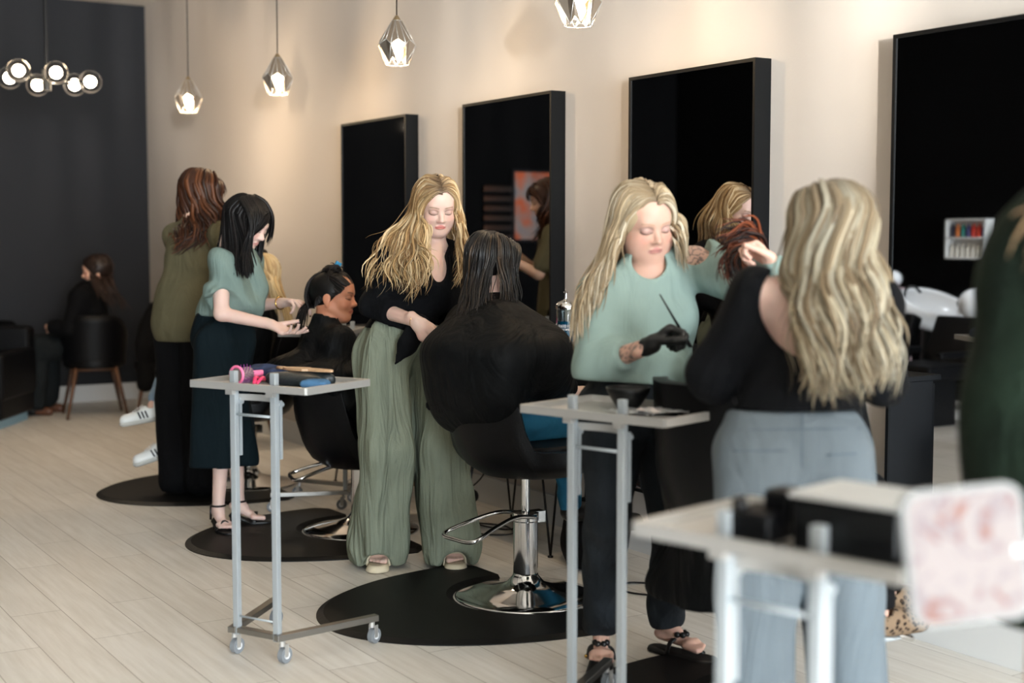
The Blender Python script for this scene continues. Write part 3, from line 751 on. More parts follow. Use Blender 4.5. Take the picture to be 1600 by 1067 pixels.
def locks(guides, n, r0, tones, wave=(.0, 3.0), jit=.008, K=26, m=5, taper=.15, seed=1, root=None, wstart=.35, lenj=.12, sq=.45, end_open=1.0):
    R = np.random.default_rng(seed); G = [resample(g, K) for g in guides]; VS = []; FS = []; TS = []; n0 = 0; tt = np.linspace(0, 1, K)
    for i in range(n):
        u = R.uniform(0, len(G) - 1.001) if len(G) > 1 else 0; k = int(u); u -= k; P = G[k] * (1 - u) + G[min(k + 1, len(G) - 1)] * u
        l = 1 - abs(R.normal()) * lenj; Q = np.stack([np.interp(tt * l, tt, P[:, j]) for j in range(3)], 1)
        j = R.normal(size=3) * jit; j2 = R.normal(size=3) * jit * 1.6 * end_open; Q = Q + j[None] * (.4 + .6 * tt[:, None]) + j2[None] * (tt[:, None] ** 2)
        T = np.gradient(Q, axis=0); T /= np.linalg.norm(T, axis=1)[:, None] + 1e-9
        A = np.cross(T, FW); A /= np.linalg.norm(A, axis=1)[:, None] + 1e-9; Bv = np.cross(T, A)
        ph = R.normal() * .35 + (k + u) * 1.7; fr = wave[1] * R.uniform(.96, 1.04); w = wave[0] * np.clip((tt * l - wstart) / .4, 0, 1)
        Q = Q + A * (w * np.sin(2 * PI * (fr * tt * l) + ph))[:, None] + Bv * (w * .7 * np.cos(2 * PI * (fr * tt * l) + ph))[:, None]
        rr = r0 * R.uniform(.6, 1.4) * (1 - (1 - taper) * np.clip((tt - .45) / .55, 0, 1) ** 1.5) * np.clip(.45 + tt * 5, 0, 1); rr[-1] *= .3
        T = np.gradient(Q, axis=0); T /= np.linalg.norm(T, axis=1)[:, None] + 1e-9; A = np.cross(T, FW); A /= np.linalg.norm(A, axis=1)[:, None] + 1e-9; Bv = np.cross(T, A)
        an = 2 * PI * np.arange(m) / m
        V = Q[:, None] + rr[:, None, None] * (A[:, None] * np.cos(an)[None, :, None] + Bv[:, None] * (sq * np.sin(an))[None, :, None])
        ii = np.arange(K - 1)[:, None] * m; kk = np.arange(m)[None]; k2 = (kk + 1) % m
        F = np.stack([ii + kk, ii + k2, ii + m + k2, ii + m + kk], -1).reshape(-1, 4) + n0
        c = np.array(tones[R.integers(len(tones))]) * R.uniform(.85, 1.12)
        C = c[None, None] * R.uniform(.72, 1.18, (1, m, 1)) * np.ones((K, 1, 1))
        if root is not None: w_ = np.clip(1 - tt / root[1], 0, 1)[:, None, None]; C = C * (1 - w_) + np.array(root[0])[None, None] * w_ * R.uniform(.8, 1.2, (1, m, 1))
        VS.append(V.reshape(-1, 3)); FS.append(F); TS.append(C.reshape(-1, 3)); n0 += K * m
    return np.concatenate(VS), np.concatenate(FS), np.concatenate(TS)
def hair(H, name, sets, cap_tone, m=None, cap=True, off=.007, hairline=(.084, .056, .72), low=-.07, part=None, vol=None):
    VS = []; FS = []; TS = []; n0 = 0
    if cap:
        yy, zz, sl = hairline
        e = el((0, -.014, .03), (.078 + off, .098 + off, .087 + off)) if vol is None else vol
        def f(P):
            q = ((P - va(H.hc)) @ va(H.HB).T) / f32(H.hs); d = e(q); d = -smin(-d, -(q[:, 1] - yy - sl * (q[:, 2] - zz)) * f32(.8), .006); d = -smin(-d, (q[:, 2] - f32(low)), .01)
            if part is not None: d = d + f32(.004) * np.exp(-((q[:, 0] - part) / f32(.003)) ** 2) * (q[:, 1] > -.05)
            return d * f32(H.hs)
        vs, F = snet(f, H.hc - .16, H.hc + .16, .0045); vs = relax(vs, F, 1); VS.append(vs); FS.append(F); TS.append(np.array(cap_tone)[None].repeat(len(vs), 0)); n0 = len(vs)
    for kw in sets:
        v, F, t = locks(**kw); VS.append(v); FS.append(F + n0); TS.append(t); n0 += len(v)
    return pymesh(name, np.concatenate(VS), np.concatenate(FS), m or HAIRM, H.root, np.concatenate(TS), H.o)
def guides_from(H, hang, top=(.0, 1.0), lev=-.05, npt=5, off=.012, partx=0.0):
    # hang: list of (azimuth from the back in degrees, + = person's right; list of world points)
    out = []
    for az, pts in hang:
        a = math.radians(az); fr = min(1, abs(az) / 125.0); y0 = -.05 + .130 * fr
        st = loc(H, partx + .003 * (1 if az > 0 else -1), y0, .03 + (.087 + off * .5) * math.sqrt(max(0, 1 - ((y0 + .012) / (.100 + off)) ** 2)))
        g = [st]
        for i in range(1, npt + 1):
            ev = (1 - i / npt) * 1.25 + lev; aa = a; g.append(scalp(H, aa, ev, off))
        if abs(az) >= 114:          # the sweep that frames the face follows the hairline
            q = 1 if az > 0 else -1; bk = (128 - abs(az)) * .0016; o2 = off - .006
            g = [st] + [loc(H, q * (x + o2), y - bk, zz) for x, y, zz in ((.018, .084, .093), (.038, .083, .078), (.055, .074, .058), (.066, .060, .032), (.073, .046, .0), (.075, .036, -.035))]
        out.append(g + [np.asarray(p, float) for p in pts])
    return out
def L3(*cs): return [lin(c) for c in cs]
def G0(px, py, z=0.0):
    d = D(px, py, 1) - CAM; return CAM + d * (z - CAMH) / d[2]

# ------------------------------------------------------------------ people
def fab(name, c, bump=.25, bs=500, var=.06, rough=.85, fold=.5, fscale=7, spec=.12, fstr=.28, **k):
    m = mat(name, c, rough, bump=bump, bscale=bs, var=var, vscale=6, Specular_IOR_Level=spec, **k); nt = m.node_tree; b = nt.nodes['Principled BSDF']
    if fold:                                   # long soft creases in the cloth
        tc = nt.nodes.new('ShaderNodeTexCoord'); mp = nt.nodes.new('ShaderNodeMapping'); mp.inputs['Scale'].default_value = (1, 1, fstr); nt.links.new(tc.outputs['Object'], mp.inputs[0])
        n = nt.nodes.new('ShaderNodeTexNoise'); n.inputs['Scale'].default_value = fscale; n.inputs['Detail'].default_value = 3; n.inputs['Roughness'].default_value = .45; n.inputs['Distortion'].default_value = 1.6; nt.links.new(mp.outputs[0], n.inputs[0])
        bp = nt.nodes.new('ShaderNodeBump'); bp.inputs['Strength'].default_value = fold; bp.inputs['Distance'].default_value = .05; nt.links.new(n.outputs[0], bp.inputs['Height'])
        l = b.inputs['Normal'].links
        if l: nt.links.new(bp.outputs[0], l[0].from_node.inputs['Normal'])
        else: nt.links.new(bp.outputs[0], b.inputs['Normal'])
    return m
C_blk = fab('black_knit', (10, 11, 14)); C_blk2 = fab('black_cotton', (9, 9, 11)); C_sage = fab('sage_linen', (124, 131, 115), var=.08, bump=.3, bs=300, fold=.7, fscale=13, fstr=.07)
C_sage2 = fab('sage_jersey', (142, 163, 156)); C_sage3 = fab('sage_tee_jersey', (113, 131, 125), fold=.8); C_teal = fab('dark_teal_twill', (10, 22, 27)); C_olive = fab('olive_knit', (92, 87, 66))
C_cape = fab('cape_nylon', (6, 8, 10), .1, 60, .05, .6, fold=.7, fscale=6, spec=.14); C_grey = fab('blue_grey_twill', (97, 106, 112)); C_char = fab('charcoal_denim', (38, 42, 46), var=.25)
C_denim = fab('blue_denim', (48, 116, 150), var=.25); C_green = fab('dark_green_boucle', (20, 31, 22), var=.4, bump=.8, bs=90)
M_shoe_b = mat('black_shoe', (14, 13, 13), .45); M_sole = mat('cream_sole', (208, 196, 170), .6); M_sneak = mat('white_sneaker', (224, 226, 224), .5); M_glove = mat('black_nitrile', (14, 14, 15), .42, bump=.1, bscale=200)
M_gold = mat('gold', (200, 160, 90), .25, 1.0)
Z3 = np.array([0, 0, 1.0])
def ring(H, name, c, ax, r, t, m, parent=None, n=32):
    bm = new(); u = nrm(np.cross(ax, (0.3, .2, 1))); v = np.cross(nrm(ax), u)
    tube(bm, [c + (u * math.cos(2 * PI * k / n) + v * math.sin(2 * PI * k / n)) * r for k in range(n)], t, 6, closed=True); return H.bmpart(name, bm, m, parent)
def nails(H, k, m, parent=None):
    for p, v, r in H.tips[k]:
        pass

# --- stylist in green trousers
def person_center():
    z = 6.08; J = {}
    def j(n, x, y, d=0): J[n] = D(x, y, z + d)
    j('nk', 677, 391, .03); j('ch', 664, 440, .02); j('ws', 640, 492, .04); j('pv', 628, 530, .06)
    j('shR', 614, 411, -.06); j('shL', 716, 404, .14); j('elR', 588, 481, -.05); j('wrR', 650, 502, -.22); j('elL', 728, 480, .12); j('wrL', 706, 520, -.03)
    j('hpR', 598, 548, .0); j('hpL', 662, 550, .11); j('knR', 607, 702, -.02); j('knL', 684, 700, .08)
    tR = G0(590, 893); tL = G0(712, 891); J['toR'] = tR + (0, 0, .035); J['toL'] = tL + (0, 0, .035)
    J['anR'] = tR + FW * .17 + (0, 0, .10); J['anL'] = tL + FW * .16 - RT * .03 + (0, 0, .10)
    hf = cdir(.27, -.40, .87); HB = frame(hf, cdir(-.04, 1, 0))
    H = Human('person', G0(650, 889), 'long haired blonde stylist in black cardigan and wide green trousers, standing', J, (D(682, 324, z - .02), HB), (208, 174, 160), 1.12, 1.07,
        face=dict(lip=(196, 88, 84), brow=(132, 104, 74), lid=(128, 92, 80)),
        hands={'R': (cdir(.62, -.72, .15), cdir(.35, -.55, -.75), cdir(.75, .6, .1), dict(curl=(.75, .85, .9, .9), thumb=(.45, .5), s=1.02)),
               'L': (cdir(-.7, -.6, .3), cdir(-.2, -.6, -.6), cdir(-.5, .7, 0), dict(curl=(.6, .6, .7, .7)))}, hres=.0028, feet=.0, full=.35)
    J = H.J
    # trousers
    def legc(k, g=0):
        h, kn = J['hp' + k], J['kn' + k]; bt = J['an' + k] * 1.0; bt = np.array([*( bt[:2] * .55 + J['to' + k][:2] * .45), .10]); return U(.05, rc(h - Z3 * .02, kn, .120, .122), rc(kn, bt, .122, .142))
    top = U(.05, el(J['pv'] - H.upv * .03, (.185, .135, .17), H.TB), el(J['ws'] - H.upv * .03, (.150, .122, .12), H.TB))
    T = lambda P: smin(smin(legc('R')(P), legc('L')(P), .012), top(P), .06)
    T = cut(folds(T, .020, 30, stretch=.06, seed=3), J['ws'] + H.upv * .00, H.upv); T = cut(T, (0, 0, .018), (0, 0, -1))
    for k in 'RL':
        dd = J['to' + k] - J['an' + k]; dd[2] = 0; dd = nrm(dd); T = sub(T, el(J['to' + k] + dd * .03 + (0, 0, -.01), (.062, .11, .062), np.array([np.cross(dd, Z3), dd, Z3])), .02)
    lo, hi = H.box(['ws', 'hpR', 'hpL', 'anR', 'anL'], .22); lo[2] = 0; H.part('trousers', T, C_sage, lo, hi, .0085)
    # cardigan with deep open neck
    tor = U(.02, H.torso(.016), H.arm('L', .018)); aR = U(.015, rc(J['shR'], J['elR'], .070, .064), cut(rc(J['elR'], J['elR'] + (J['wrR'] - J['elR']) * .62, .062, .052), J['elR'] + (J['wrR'] - J['elR']) * .40, J['wrR'] - J['elR']))
    card = lambda P: smin(tor(P), aR(P), .02)
    card = folds(card, .012, 34, ax=nrm(J['ws'] - J['ch'] + RT * .15), stretch=.3, seed=5)
    hem = cut(card, J['ws'] - H.upv * .06, -H.upv)
    cen = (J['ch'] + H.upv * .10 + H.fwd * .1) + H.side * .0
    vn = rc(D(682, 392, z - .12), D(688, 436, z - .2), .040, .026); vn2 = rc(D(676, 384, z - .1), D(676, 384, z + .1), .066, .060)
    vcut = U(.02, el(D(686, 416, z - .13), (.036, .14, .072), np.array([RT, FW, UP])), vn2)
    card2 = sub(hem, vcut, .01)
    lo, hi = H.box(['nk', 'pv', 'shR', 'shL', 'elR', 'elL', 'wrL', 'wrR'], .14); H.part('cardigan', card2, C_blk, lo, hi, .007)
    cam_ = cut(cut(H.torso(.008), D(688, 440, z - .1), UP), D(688, 512, z), -UP); H.part('camisole', cam_, C_blk2, lo, hi, .009)
    tail = U(.02, rc(D(655, 508, z - .17), D(636, 540, z - .18), .05, .042, (FW, .35)), rc(D(636, 540, z - .18), D(618, 568, z - .18), .040, .008, (FW, .35)))
    lo, hi = bbox_of([D(655, 508, z - .17), D(618, 568, z - .17)], .08); H.part('cardigan_tail', tail, C_blk, lo, hi, .006)
    # sandals
    for k in 'RL':
        to = J['to' + k]; dd = to - J['an' + k]; dd[2] = 0; dd = nrm(dd); c = to - dd * .05; c[2] = 0
        so = cut(cut(rc(c + dd * .055, c - dd * .14, .052, .040), (0, 0, .034), Z3), (0, 0, .003), -Z3); q = H.part('sandal', so, M_sole, c - .26, c + .26, .006)
        sd = np.cross(dd, Z3)
        for oo in (.018, -.035):
            bm = new(); a = c + dd * oo; tube(bm, bez([a - sd * .048 + Z3 * .02, a - sd * .038 + Z3 * .062, a + Z3 * .072, a + sd * .038 + Z3 * .062, a + sd * .048 + Z3 * .02], 14), .013, 8, sq=.35); H.bmpart('strap', bm, M_sole, q)
    ring(H, 'bracelet', J['wrR'] - (J['wrR'] - J['elR']) * .03, J['wrR'] - J['elR'], .0275, .0013, M_gold)
    bm = new(); nkc = D(679, 389, z + .015); ua = nrm(np.cross(cdir(0, 1, .45), RT)); tube(bm, [nkc + RT * .061 * math.cos(a) + ua * .063 * math.sin(a) for a in np.linspace(0, 2 * PI, 40, endpoint=False)], .0022, 6, closed=True); H.bmpart('necklace', bm, mat('silver_chain', (210, 212, 210), .3, .8))
    p = lambda x, y, d: D(x, y, z + d)
    g = guides_from(H, [(-118, [p(716, 352, -.08), p(722, 390, -.10), p(716, 425, -.13), p(713, 452, -.15)]), (-100, [p(722, 345, -.02), p(727, 385, -.04), p(724, 410, -.08), p(716, 440, -.1)]),
        (-60, [p(718, 345, .08), p(720, 385, .1)]), (0, [p(690, 345, .16), p(685, 400, .18)]), (60, [p(645, 350, .08), p(625, 400, .10), p(600, 440, .12)]),
        (95, [p(640, 335, .0), p(615, 362, -.02), p(592, 388, -.08), p(578, 420, -.12), p(572, 445, -.12)]), (108, [p(650, 340, -.06), p(638, 380, -.12), p(622, 408, -.16), p(632, 440, -.18), p(622, 455, -.19)]),
        (118, [p(659, 350, -.08), p(652, 385, -.14), p(660, 410, -.19), p(650, 440, -.21), p(642, 465, -.21)]), (124, [p(664, 352, -.09), p(662, 385, -.14), p(667, 405, -.2), p(658, 435, -.22)])])
    tn = L3((176, 146, 104), (156, 126, 86), (194, 166, 124), (136, 106, 72), (204, 180, 142))
    rt = (lin((96, 78, 60)), .2)
    hair(H, 'hair', [dict(guides=g[:3], n=130, r0=.0058, tones=tn, wave=(.014, 2.6), jit=.006, root=rt, seed=1), dict(guides=g[2:6], n=130, r0=.007, tones=tn, wave=(.012, 2.2), jit=.010, root=rt, seed=2),
        dict(guides=g[5:], n=230, r0=.0062, tones=tn, wave=(.017, 2.9), jit=.010, root=rt, seed=3), dict(guides=g[5:], n=70, r0=.0016, tones=tn, wave=(.022, 2.5), jit=.016, root=rt, seed=4)], lin((150, 122, 84)))
    return H

# --- client with long wet hair
def person_wet():
    z = 5.62; J = {}
    def j(n, x, y, d=0): J[n] = D(x, y, z + d)
    F3 = np.array([1, -.04, 0.]); F3 = nrm(F3); Rr = np.array([F3[1], -F3[0], 0])
    j('nk', 764, 476, 0); j('ch', 768, 540, .0); j('ws', 768, 610, 0); j('pv', 762, 652, 0)
    J['shR'] = D(794, 508, z - .16); J['shL'] = D(728, 502, z + .14); j('elR', 850, 588, -.17); j('wrR', 893, 610, -.06); j('elL', 760, 585, .25); j('wrL', 830, 608, .3)
    J['hpR'] = J['pv'] + Rr * .09 - Z3 * .01; J['hpL'] = J['pv'] - Rr * .09 - Z3 * .01
    for k, q in (('R', 1), ('L', -1)):
        J['kn' + k] = J['hp' + k] + F3 * .44 + Rr * q * .03 + Z3 * .0; J['an' + k] = J['kn' + k] - Z3 * .41 + F3 * .03; J['to' + k] = J['an' + k] + F3 * .17 - Z3 * .05
    hf = nrm(F3 * .93 + Z3 * -.10 - np.array([0, .0, 0])); hf = nrm(hf + FW * .25); HB = frame(hf)
    H = Human('person', (2.98, 4.68, 0), 'client with long wet black hair in a black cape, seated, seen from behind', J, (D(771, 415, z), HB), (206, 168, 150), 1.0, 1.08,
        hands={'R': (nrm(F3 + Z3 * -.1), nrm(-Z3 - Rr * .3), nrm(-Rr), dict(curl=(.35, .4, .4, .5)))}, res=.012, hres=.004)
    J = H.J
    jeans = U(.02, H.leg('R', .014), H.leg('L', .014), el(J['pv'], (.175, .14, .12), H.TB)); lo, hi = H.box(['pv', 'knR', 'knL', 'anR', 'anL'], .2)
    H.part('jeans', folds(jeans, .004, 60, F3), C_denim, lo, hi, .01)
    for k in 'RL':
        to, an = J['to' + k], J['an' + k]; H.part('shoe', U(.02, rc(an - Z3 * .03, to, .045, .038)), M_shoe_b, *bbox_of([to, an], .09), h=.008)
    # cape: neck band, draped back over the chair, sleeve, and a trailing corner
    p = lambda x, y, d: D(x, y, z + d)
    cape = U(.09, rc(J['nk'] + Z3 * .0, J['nk'] - Z3 * .03, .060, .075), rc(J['shR'] - Z3 * .01, J['shL'] - Z3 * .01, .075, .075), el(J['ch'] + F3 * .0, (.215, .155, .20), H.TB),
        rc(p(735, 560, -.05), p(720, 640, -.05), .10, .07), rc(J['shR'], J['elR'], .072, .074), rc(J['elR'], J['wrR'] - (J['wrR'] - J['elR']) * .22, .074, .056), rc(J['elR'] + (-.04, .06, -.02), p(810, 600, -.05), .07, .09),
        rc(p(760, 530, -.2), p(745, 600, -.28), .075, .055), el((2.86, 4.69, 1.0), (.30, .325, .15)), el((2.76, 4.70, .87), (.165, .29, .19)))
    cape = folds(cape, .008, 22, ax=(.1, 0, 1), stretch=.12, seed=11); cape = cut(cape, p(760, 690, 0), -Z3)
    nc = rc(J['nk'] + Z3 * .01, J['nk'] + Z3 * .15, .048, .06); cape = sub(cape, nc)
    lo, hi = bbox_of([p(690, 470, -.3), p(690, 700, .3), p(900, 640, .1), p(880, 470, -.3), p(800, 650, -.35)], .12); H.part('cape', cape, C_cape, lo, hi, .009)
    tl = U(.04, rc(p(722, 520, -.08), p(690, 590, -.10), .075, .055, (FW, .35)), rc(p(692, 585, -.1), p(677, 632, -.10), .060, .045, (FW, .3)), rc(p(705, 560, -.12), p(720, 610, -.16), .05, .03, (FW, .4)))
    tl = cut(folds(tl, .014, 42, ax=UP, seed=4), p(677, 643, -.1), -UP); lo, hi = bbox_of([p(722, 520, -.1), p(677, 640, -.1)], .12); H.part('cape_corner', tl, C_cape, lo, hi, .008)
    g = guides_from(H, [(-120, [p(752, 455, .12), p(750, 480, .1)]), (-60, [p(735, 450, .12), p(730, 500, .10)]), (-20, [p(728, 440, .05), p(722, 490, .0), p(718, 528, -.04)]), (8, [p(733, 440, -.05), p(728, 490, -.12), p(728, 530, -.16)]),
        (35, [p(748, 435, -.10), p(744, 480, -.17), p(742, 528, -.2)]), (66, [p(772, 412, -.115), p(762, 445, -.14), p(752, 490, -.18), p(748, 515, -.2)])], partx=0.0)
    g2 = guides_from(H, [(68, [p(779, 412, -.12), p(788, 460, -.13), p(788, 478, -.14)]), (100, [p(794, 425, -.09), p(797, 450, -.10), p(797, 480, -.12)]), (128, [p(803, 420, -.02), p(806, 450, -.03), p(805, 474, -.04)])])
    tn = L3((20, 18, 19), (28, 25, 25), (14, 13, 15), (44, 36, 30)); tn2 = tn + L3((86, 66, 46), (70, 54, 40))
    hair(H, 'hair', [dict(guides=g, n=260, r0=.0042, tones=tn, wave=(.003, 3), jit=.007, seed=1, lenj=.08), dict(guides=g2, n=120, r0=.004, tones=tn + L3((60, 46, 34)), wave=(.003, 3), jit=.005, seed=2, lenj=.06),
        dict(guides=g[2:], n=60, r0=.002, tones=tn2, wave=(.006, 3), jit=.014, seed=5, lenj=.05)], lin((16, 15, 16)), m=HAIRWET, hairline=(.084, .056, .75), low=-.085)
    return H

# --- stylist in the sage sweater
def person_sage():
    z = 4.52; J = {}
    def j(n, x, y, d=0): J[n] = D(x, y, z + d)
    j('nk', 1012, 428, .02); j('ch', 1008, 500, .055); j('ws', 1006, 575, .0); j('pv', 998, 632, .03)
    j('shR', 938, 462, -.04); j('shL', 1088, 408, .10); j('elR', 930, 572, -.08); j('wrR', 1012, 541, -.26); j('elL', 1162, 448, -.04); j('wrL', 1210, 414, -.30)
    j('hpR', 960, 650, -.02); j('hpL', 1032, 650, .06); j('knR', 950, 810, -.05); j('knL', 1052, 805, .07)
    tR = G0(938, 1055); tL = G0(1098, 1036); J['toR'] = tR + (0, 0, .04); J['toL'] = tL + (0, 0, .04)
    J['anR'] = tR + FW * .15 + RT * .012 + (0, 0, .115); J['anL'] = tL + FW * .11 - RT * .11 + (0, 0, .115)
    HB = frame(cdir(.36, -.36, .86), cdir(-.13, 1, 0))
    H = Human('person', G0(1000, 1040), 'blonde stylist in sage green sweater and black glove, leaning over her client', J, (D(1006, 350, z), HB), (206, 164, 146), 1.13, 1.09,
        face=dict(lip=(178, 110, 108), brow=(170, 140, 118), lid=(140, 118, 120), blush=.14),
        hands={'R': (cdir(.74, .52, .10), cdir(.45, -.75, .25), cdir(.0, .35, .9), dict(curl=(1.0, 1.15, 1.25, 1.3), thumb=(.35, .75), s=1.08)),
               'L': (cdir(-.62, .55, -.2), cdir(-.4, -.5, .3), cdir(.1, .4, .8), dict(curl=(1.1, 1.2, 1.3, 1.3), thumb=(.4, .5)))}, hres=.0028, feet=.0, full=1.0)
    J = H.J
    slv = rc(J['elR'], J['elR'] + (J['wrR'] - J['elR']) * .74, .070, .045)
    sl = U(.03, rc(J['shR'], J['elR'], .078, .074), cut(slv, J['elR'] + (J['wrR'] - J['elR']) * .60, J['wrR'] - J['elR']))
    sL = U(.03, rc(J['shL'] + nrm(J['elL'] - J['shL']) * .015, J['elL'], .082, .064), rc(J['elL'], J['wrL'] + (J['elL'] - J['wrL']) * .05, .062, .042))
    sw = U(.05, H.torso(.022), el(J['ws'] - H.upv * .02, (.185, .15, .11), H.TB)); nk = U(.03, rc(D(1020, 402, z - .16), D(1008, 418, z + .06), .050, .062))
    bare = el(D(1082, 384, z + .06), (.058, .16, .068), np.array([RT, FW, UP]))
    f = lambda P: smin(smin(sw(P), sl(P), .03), sL(P), .03)
    f = folds(f, .011, 26, ax=nrm(J['shL'] - J['ws']), stretch=.25, seed=8); f = cut(f, J['ws'] - H.upv * .045, -H.upv); f = sub(sub(f, nk, .01), bare, .012)
    lo, hi = H.box(['nk', 'pv', 'shR', 'shL', 'elR', 'elL', 'wrL', 'wrR'], .15); H.part('sweater', f, C_sage2, lo, hi, .007)
    # tattoos are ink on the skin
    a = H.body.data.color_attributes['tone']; n = len(a.data); c = np.zeros(n * 4, f32); a.data.foreach_get('color', c); c = c.reshape(-1, 4); v = np.zeros(n * 3, f32); H.body.data.vertices.foreach_get('co', v); v = v.reshape(-1, 3) + H.o
    d1 = np.linalg.norm(v - D(1080, 388, z + .04), axis=1) < .10; d2 = rc(J['elR'] + (J['wrR'] - J['elR']) * .62, J['elR'] + (J['wrR'] - J['elR']) * .93, .04, .04)(v.astype(f32)) < 0
    nz = np.array([mnoise.noise(Vector(p * 46)) + .6 * mnoise.noise(Vector(p * 110)) for p in v[d1 | d2]]); w = np.zeros(n); w[d1 | d2] = np.clip((.20 - np.abs(nz)) / .10, 0, 1) * .72
    c[:, :3] = c[:, :3] * (1 - w[:, None]) + np.array(lin((60, 64, 72)))[None] * w[:, None]; a.data.foreach_set('color', c.ravel())
    gl = infl(H.hand_f['R'], .0022); dr = nrm(J['wrR'] - J['elR']); gl = cut(U(.01, gl, rc(J['wrR'] - dr * .03, J['wrR'] + dr * .02, .031, .028)), J['wrR'] - dr * .012, -dr)
    lo, hi = bbox_of(H.hand_p['R'], .03); H.part('glove', gl, M_glove, lo, hi, .003)
    legs = lambda k: U(.04, rc(J['hp' + k] + Z3 * .02, J['kn' + k], .108, .076), rc(J['kn' + k], J['an' + k] + Z3 * .03, .074, .066))
    jn = U(.03, legs('R'), legs('L'), el(J['pv'], (.195, .15, .13), H.TB), el(J['ws'] - H.upv * .03, (.165, .14, .10), H.TB)); jn = cut(cut(folds(jn, .006, 40, stretch=.5, seed=2), J['ws'] - Z3 * .02, Z3), J['anR'] + (0, 0, -.005), -Z3)
    lo, hi = H.box(['ws', 'hpR', 'hpL', 'anR', 'anL'], .2); H.part('jeans', jn, C_char, lo, hi, .0085)
    for k in 'RL':
        to = J['to' + k]; dd = to - J['an' + k]; dd[2] = 0; dd = nrm(dd); c = to - dd * .05; c[2] = .0; sd = np.cross(dd, Z3)
        so = cut(cut(rc(c + dd * .055, c - dd * .15, .050, .036), (0, 0, .022), Z3), (0, 0, .003), -Z3); q = H.part('sandal', so, M_shoe_b, c - .26, c + .26, .006)
        bm = new()
        a0 = c + dd * .055 + Z3 * .035; ap = c - dd * .045 + Z3 * .075
        tube(bm, bez([a0, c + dd * .01 + Z3 * .062, ap], 8), .009, 8, sq=.5)
        for s_ in (-1, 1): tube(bm, bez([c - dd * .07 + sd * s_ * .045 + Z3 * .02, c - dd * .06 + sd * s_ * .036 + Z3 * .06, ap], 10), .010, 8, sq=.5)
        H.bmpart('strap', bm, M_shoe_b, q)
        bm = new()
        for kk in range(6): bmesh.ops.create_icosphere(bm, subdivisions=2, radius=.011, matrix=Matrix.Translation(Vector(ap + (sd * math.cos(kk * PI / 3) + dd * math.sin(kk * PI / 3)) * .02 + Z3 * .008)))
        H.bmpart('medallion', bm, M_shoe_b, q)
        bm = new(); bmesh.ops.create_icosphere(bm, subdivisions=2, radius=.007, matrix=Matrix.Translation(Vector(c - dd * .068 - sd * .050 * (-1 if k == 'R' else 1) + Z3 * .028))); H.bmpart('stud', bm, M_gold, q)
    bm = new(); ep = loc(H, -.078 if False else .078, .004, -.042); bmesh.ops.create_icosphere(bm, subdivisions=2, radius=.009, matrix=Matrix.Translation(Vector(ep))); H.bmpart('earring', bm, mat('green_enamel', (40, 110, 84), .25))
    p = lambda x, y, d: D(x, y, z + d)
    g = guides_from(H, [(-124, [p(1058, 372, -.06), p(1064, 400, -.05), p(1072, 425, -.04)]), (-110, [p(1066, 350, -.02), p(1068, 390, .0), p(1074, 415, .0)]), (-80, [p(1060, 350, .06), p(1062, 400, .06)]), (-30, [p(1010, 360, .14), p(1005, 420, .14)]),
        (40, [p(965, 360, .10), p(945, 410, .10), p(925, 460, .08)]), (80, [p(952, 360, .03), p(935, 410, .02), p(914, 455, -.02), p(904, 500, -.08), p(898, 540, -.10)]), (100, [p(955, 370, -.03), p(940, 415, -.06), p(918, 455, -.12), p(908, 500, -.16), p(902, 535, -.16)]),
        (116, [p(966, 378, -.06), p(962, 405, -.09), p(945, 430, -.12), p(930, 450, -.14)])])
    tn = L3((190, 174, 148), (172, 152, 122), (204, 192, 170), (152, 132, 104)); rt = (lin((128, 110, 86)), .2)
    hair(H, 'hair', [dict(guides=g[:4], n=150, r0=.0062, tones=tn, wave=(.006, 1.6), jit=.006, root=rt, seed=1), dict(guides=g[3:6], n=150, r0=.007, tones=tn, wave=(.008, 1.6), jit=.008, root=rt, seed=2),
        dict(guides=g[5:], n=230, r0=.006, tones=tn, wave=(.012, 1.9), jit=.007, root=rt, seed=3)], lin((182, 162, 132)))
    # tint brush held in the gloved hand
    a = D(1031, 460, z - .34); b = D(1058, 506, z - .30); d = nrm(b - a); e = empty('tint_brush', tuple(b), 0, 'slim black tint brush held upright in the black gloved hand', 'brush')
    bm = new(); tube(bm, [a - b, (a - b) * .3, d * .03], [.0022, .0035, .005], 10); obj('handle', bm, M_black, e, smooth=True)
    bm = new(); box(bm, d * .075, (.014, .005, .03), R=Matrix(np.array([RT, nrm(np.cross(d, RT)), d]).T.tolist()).to_4x4()); obj('bristles', bm, M_black, e)
    return H

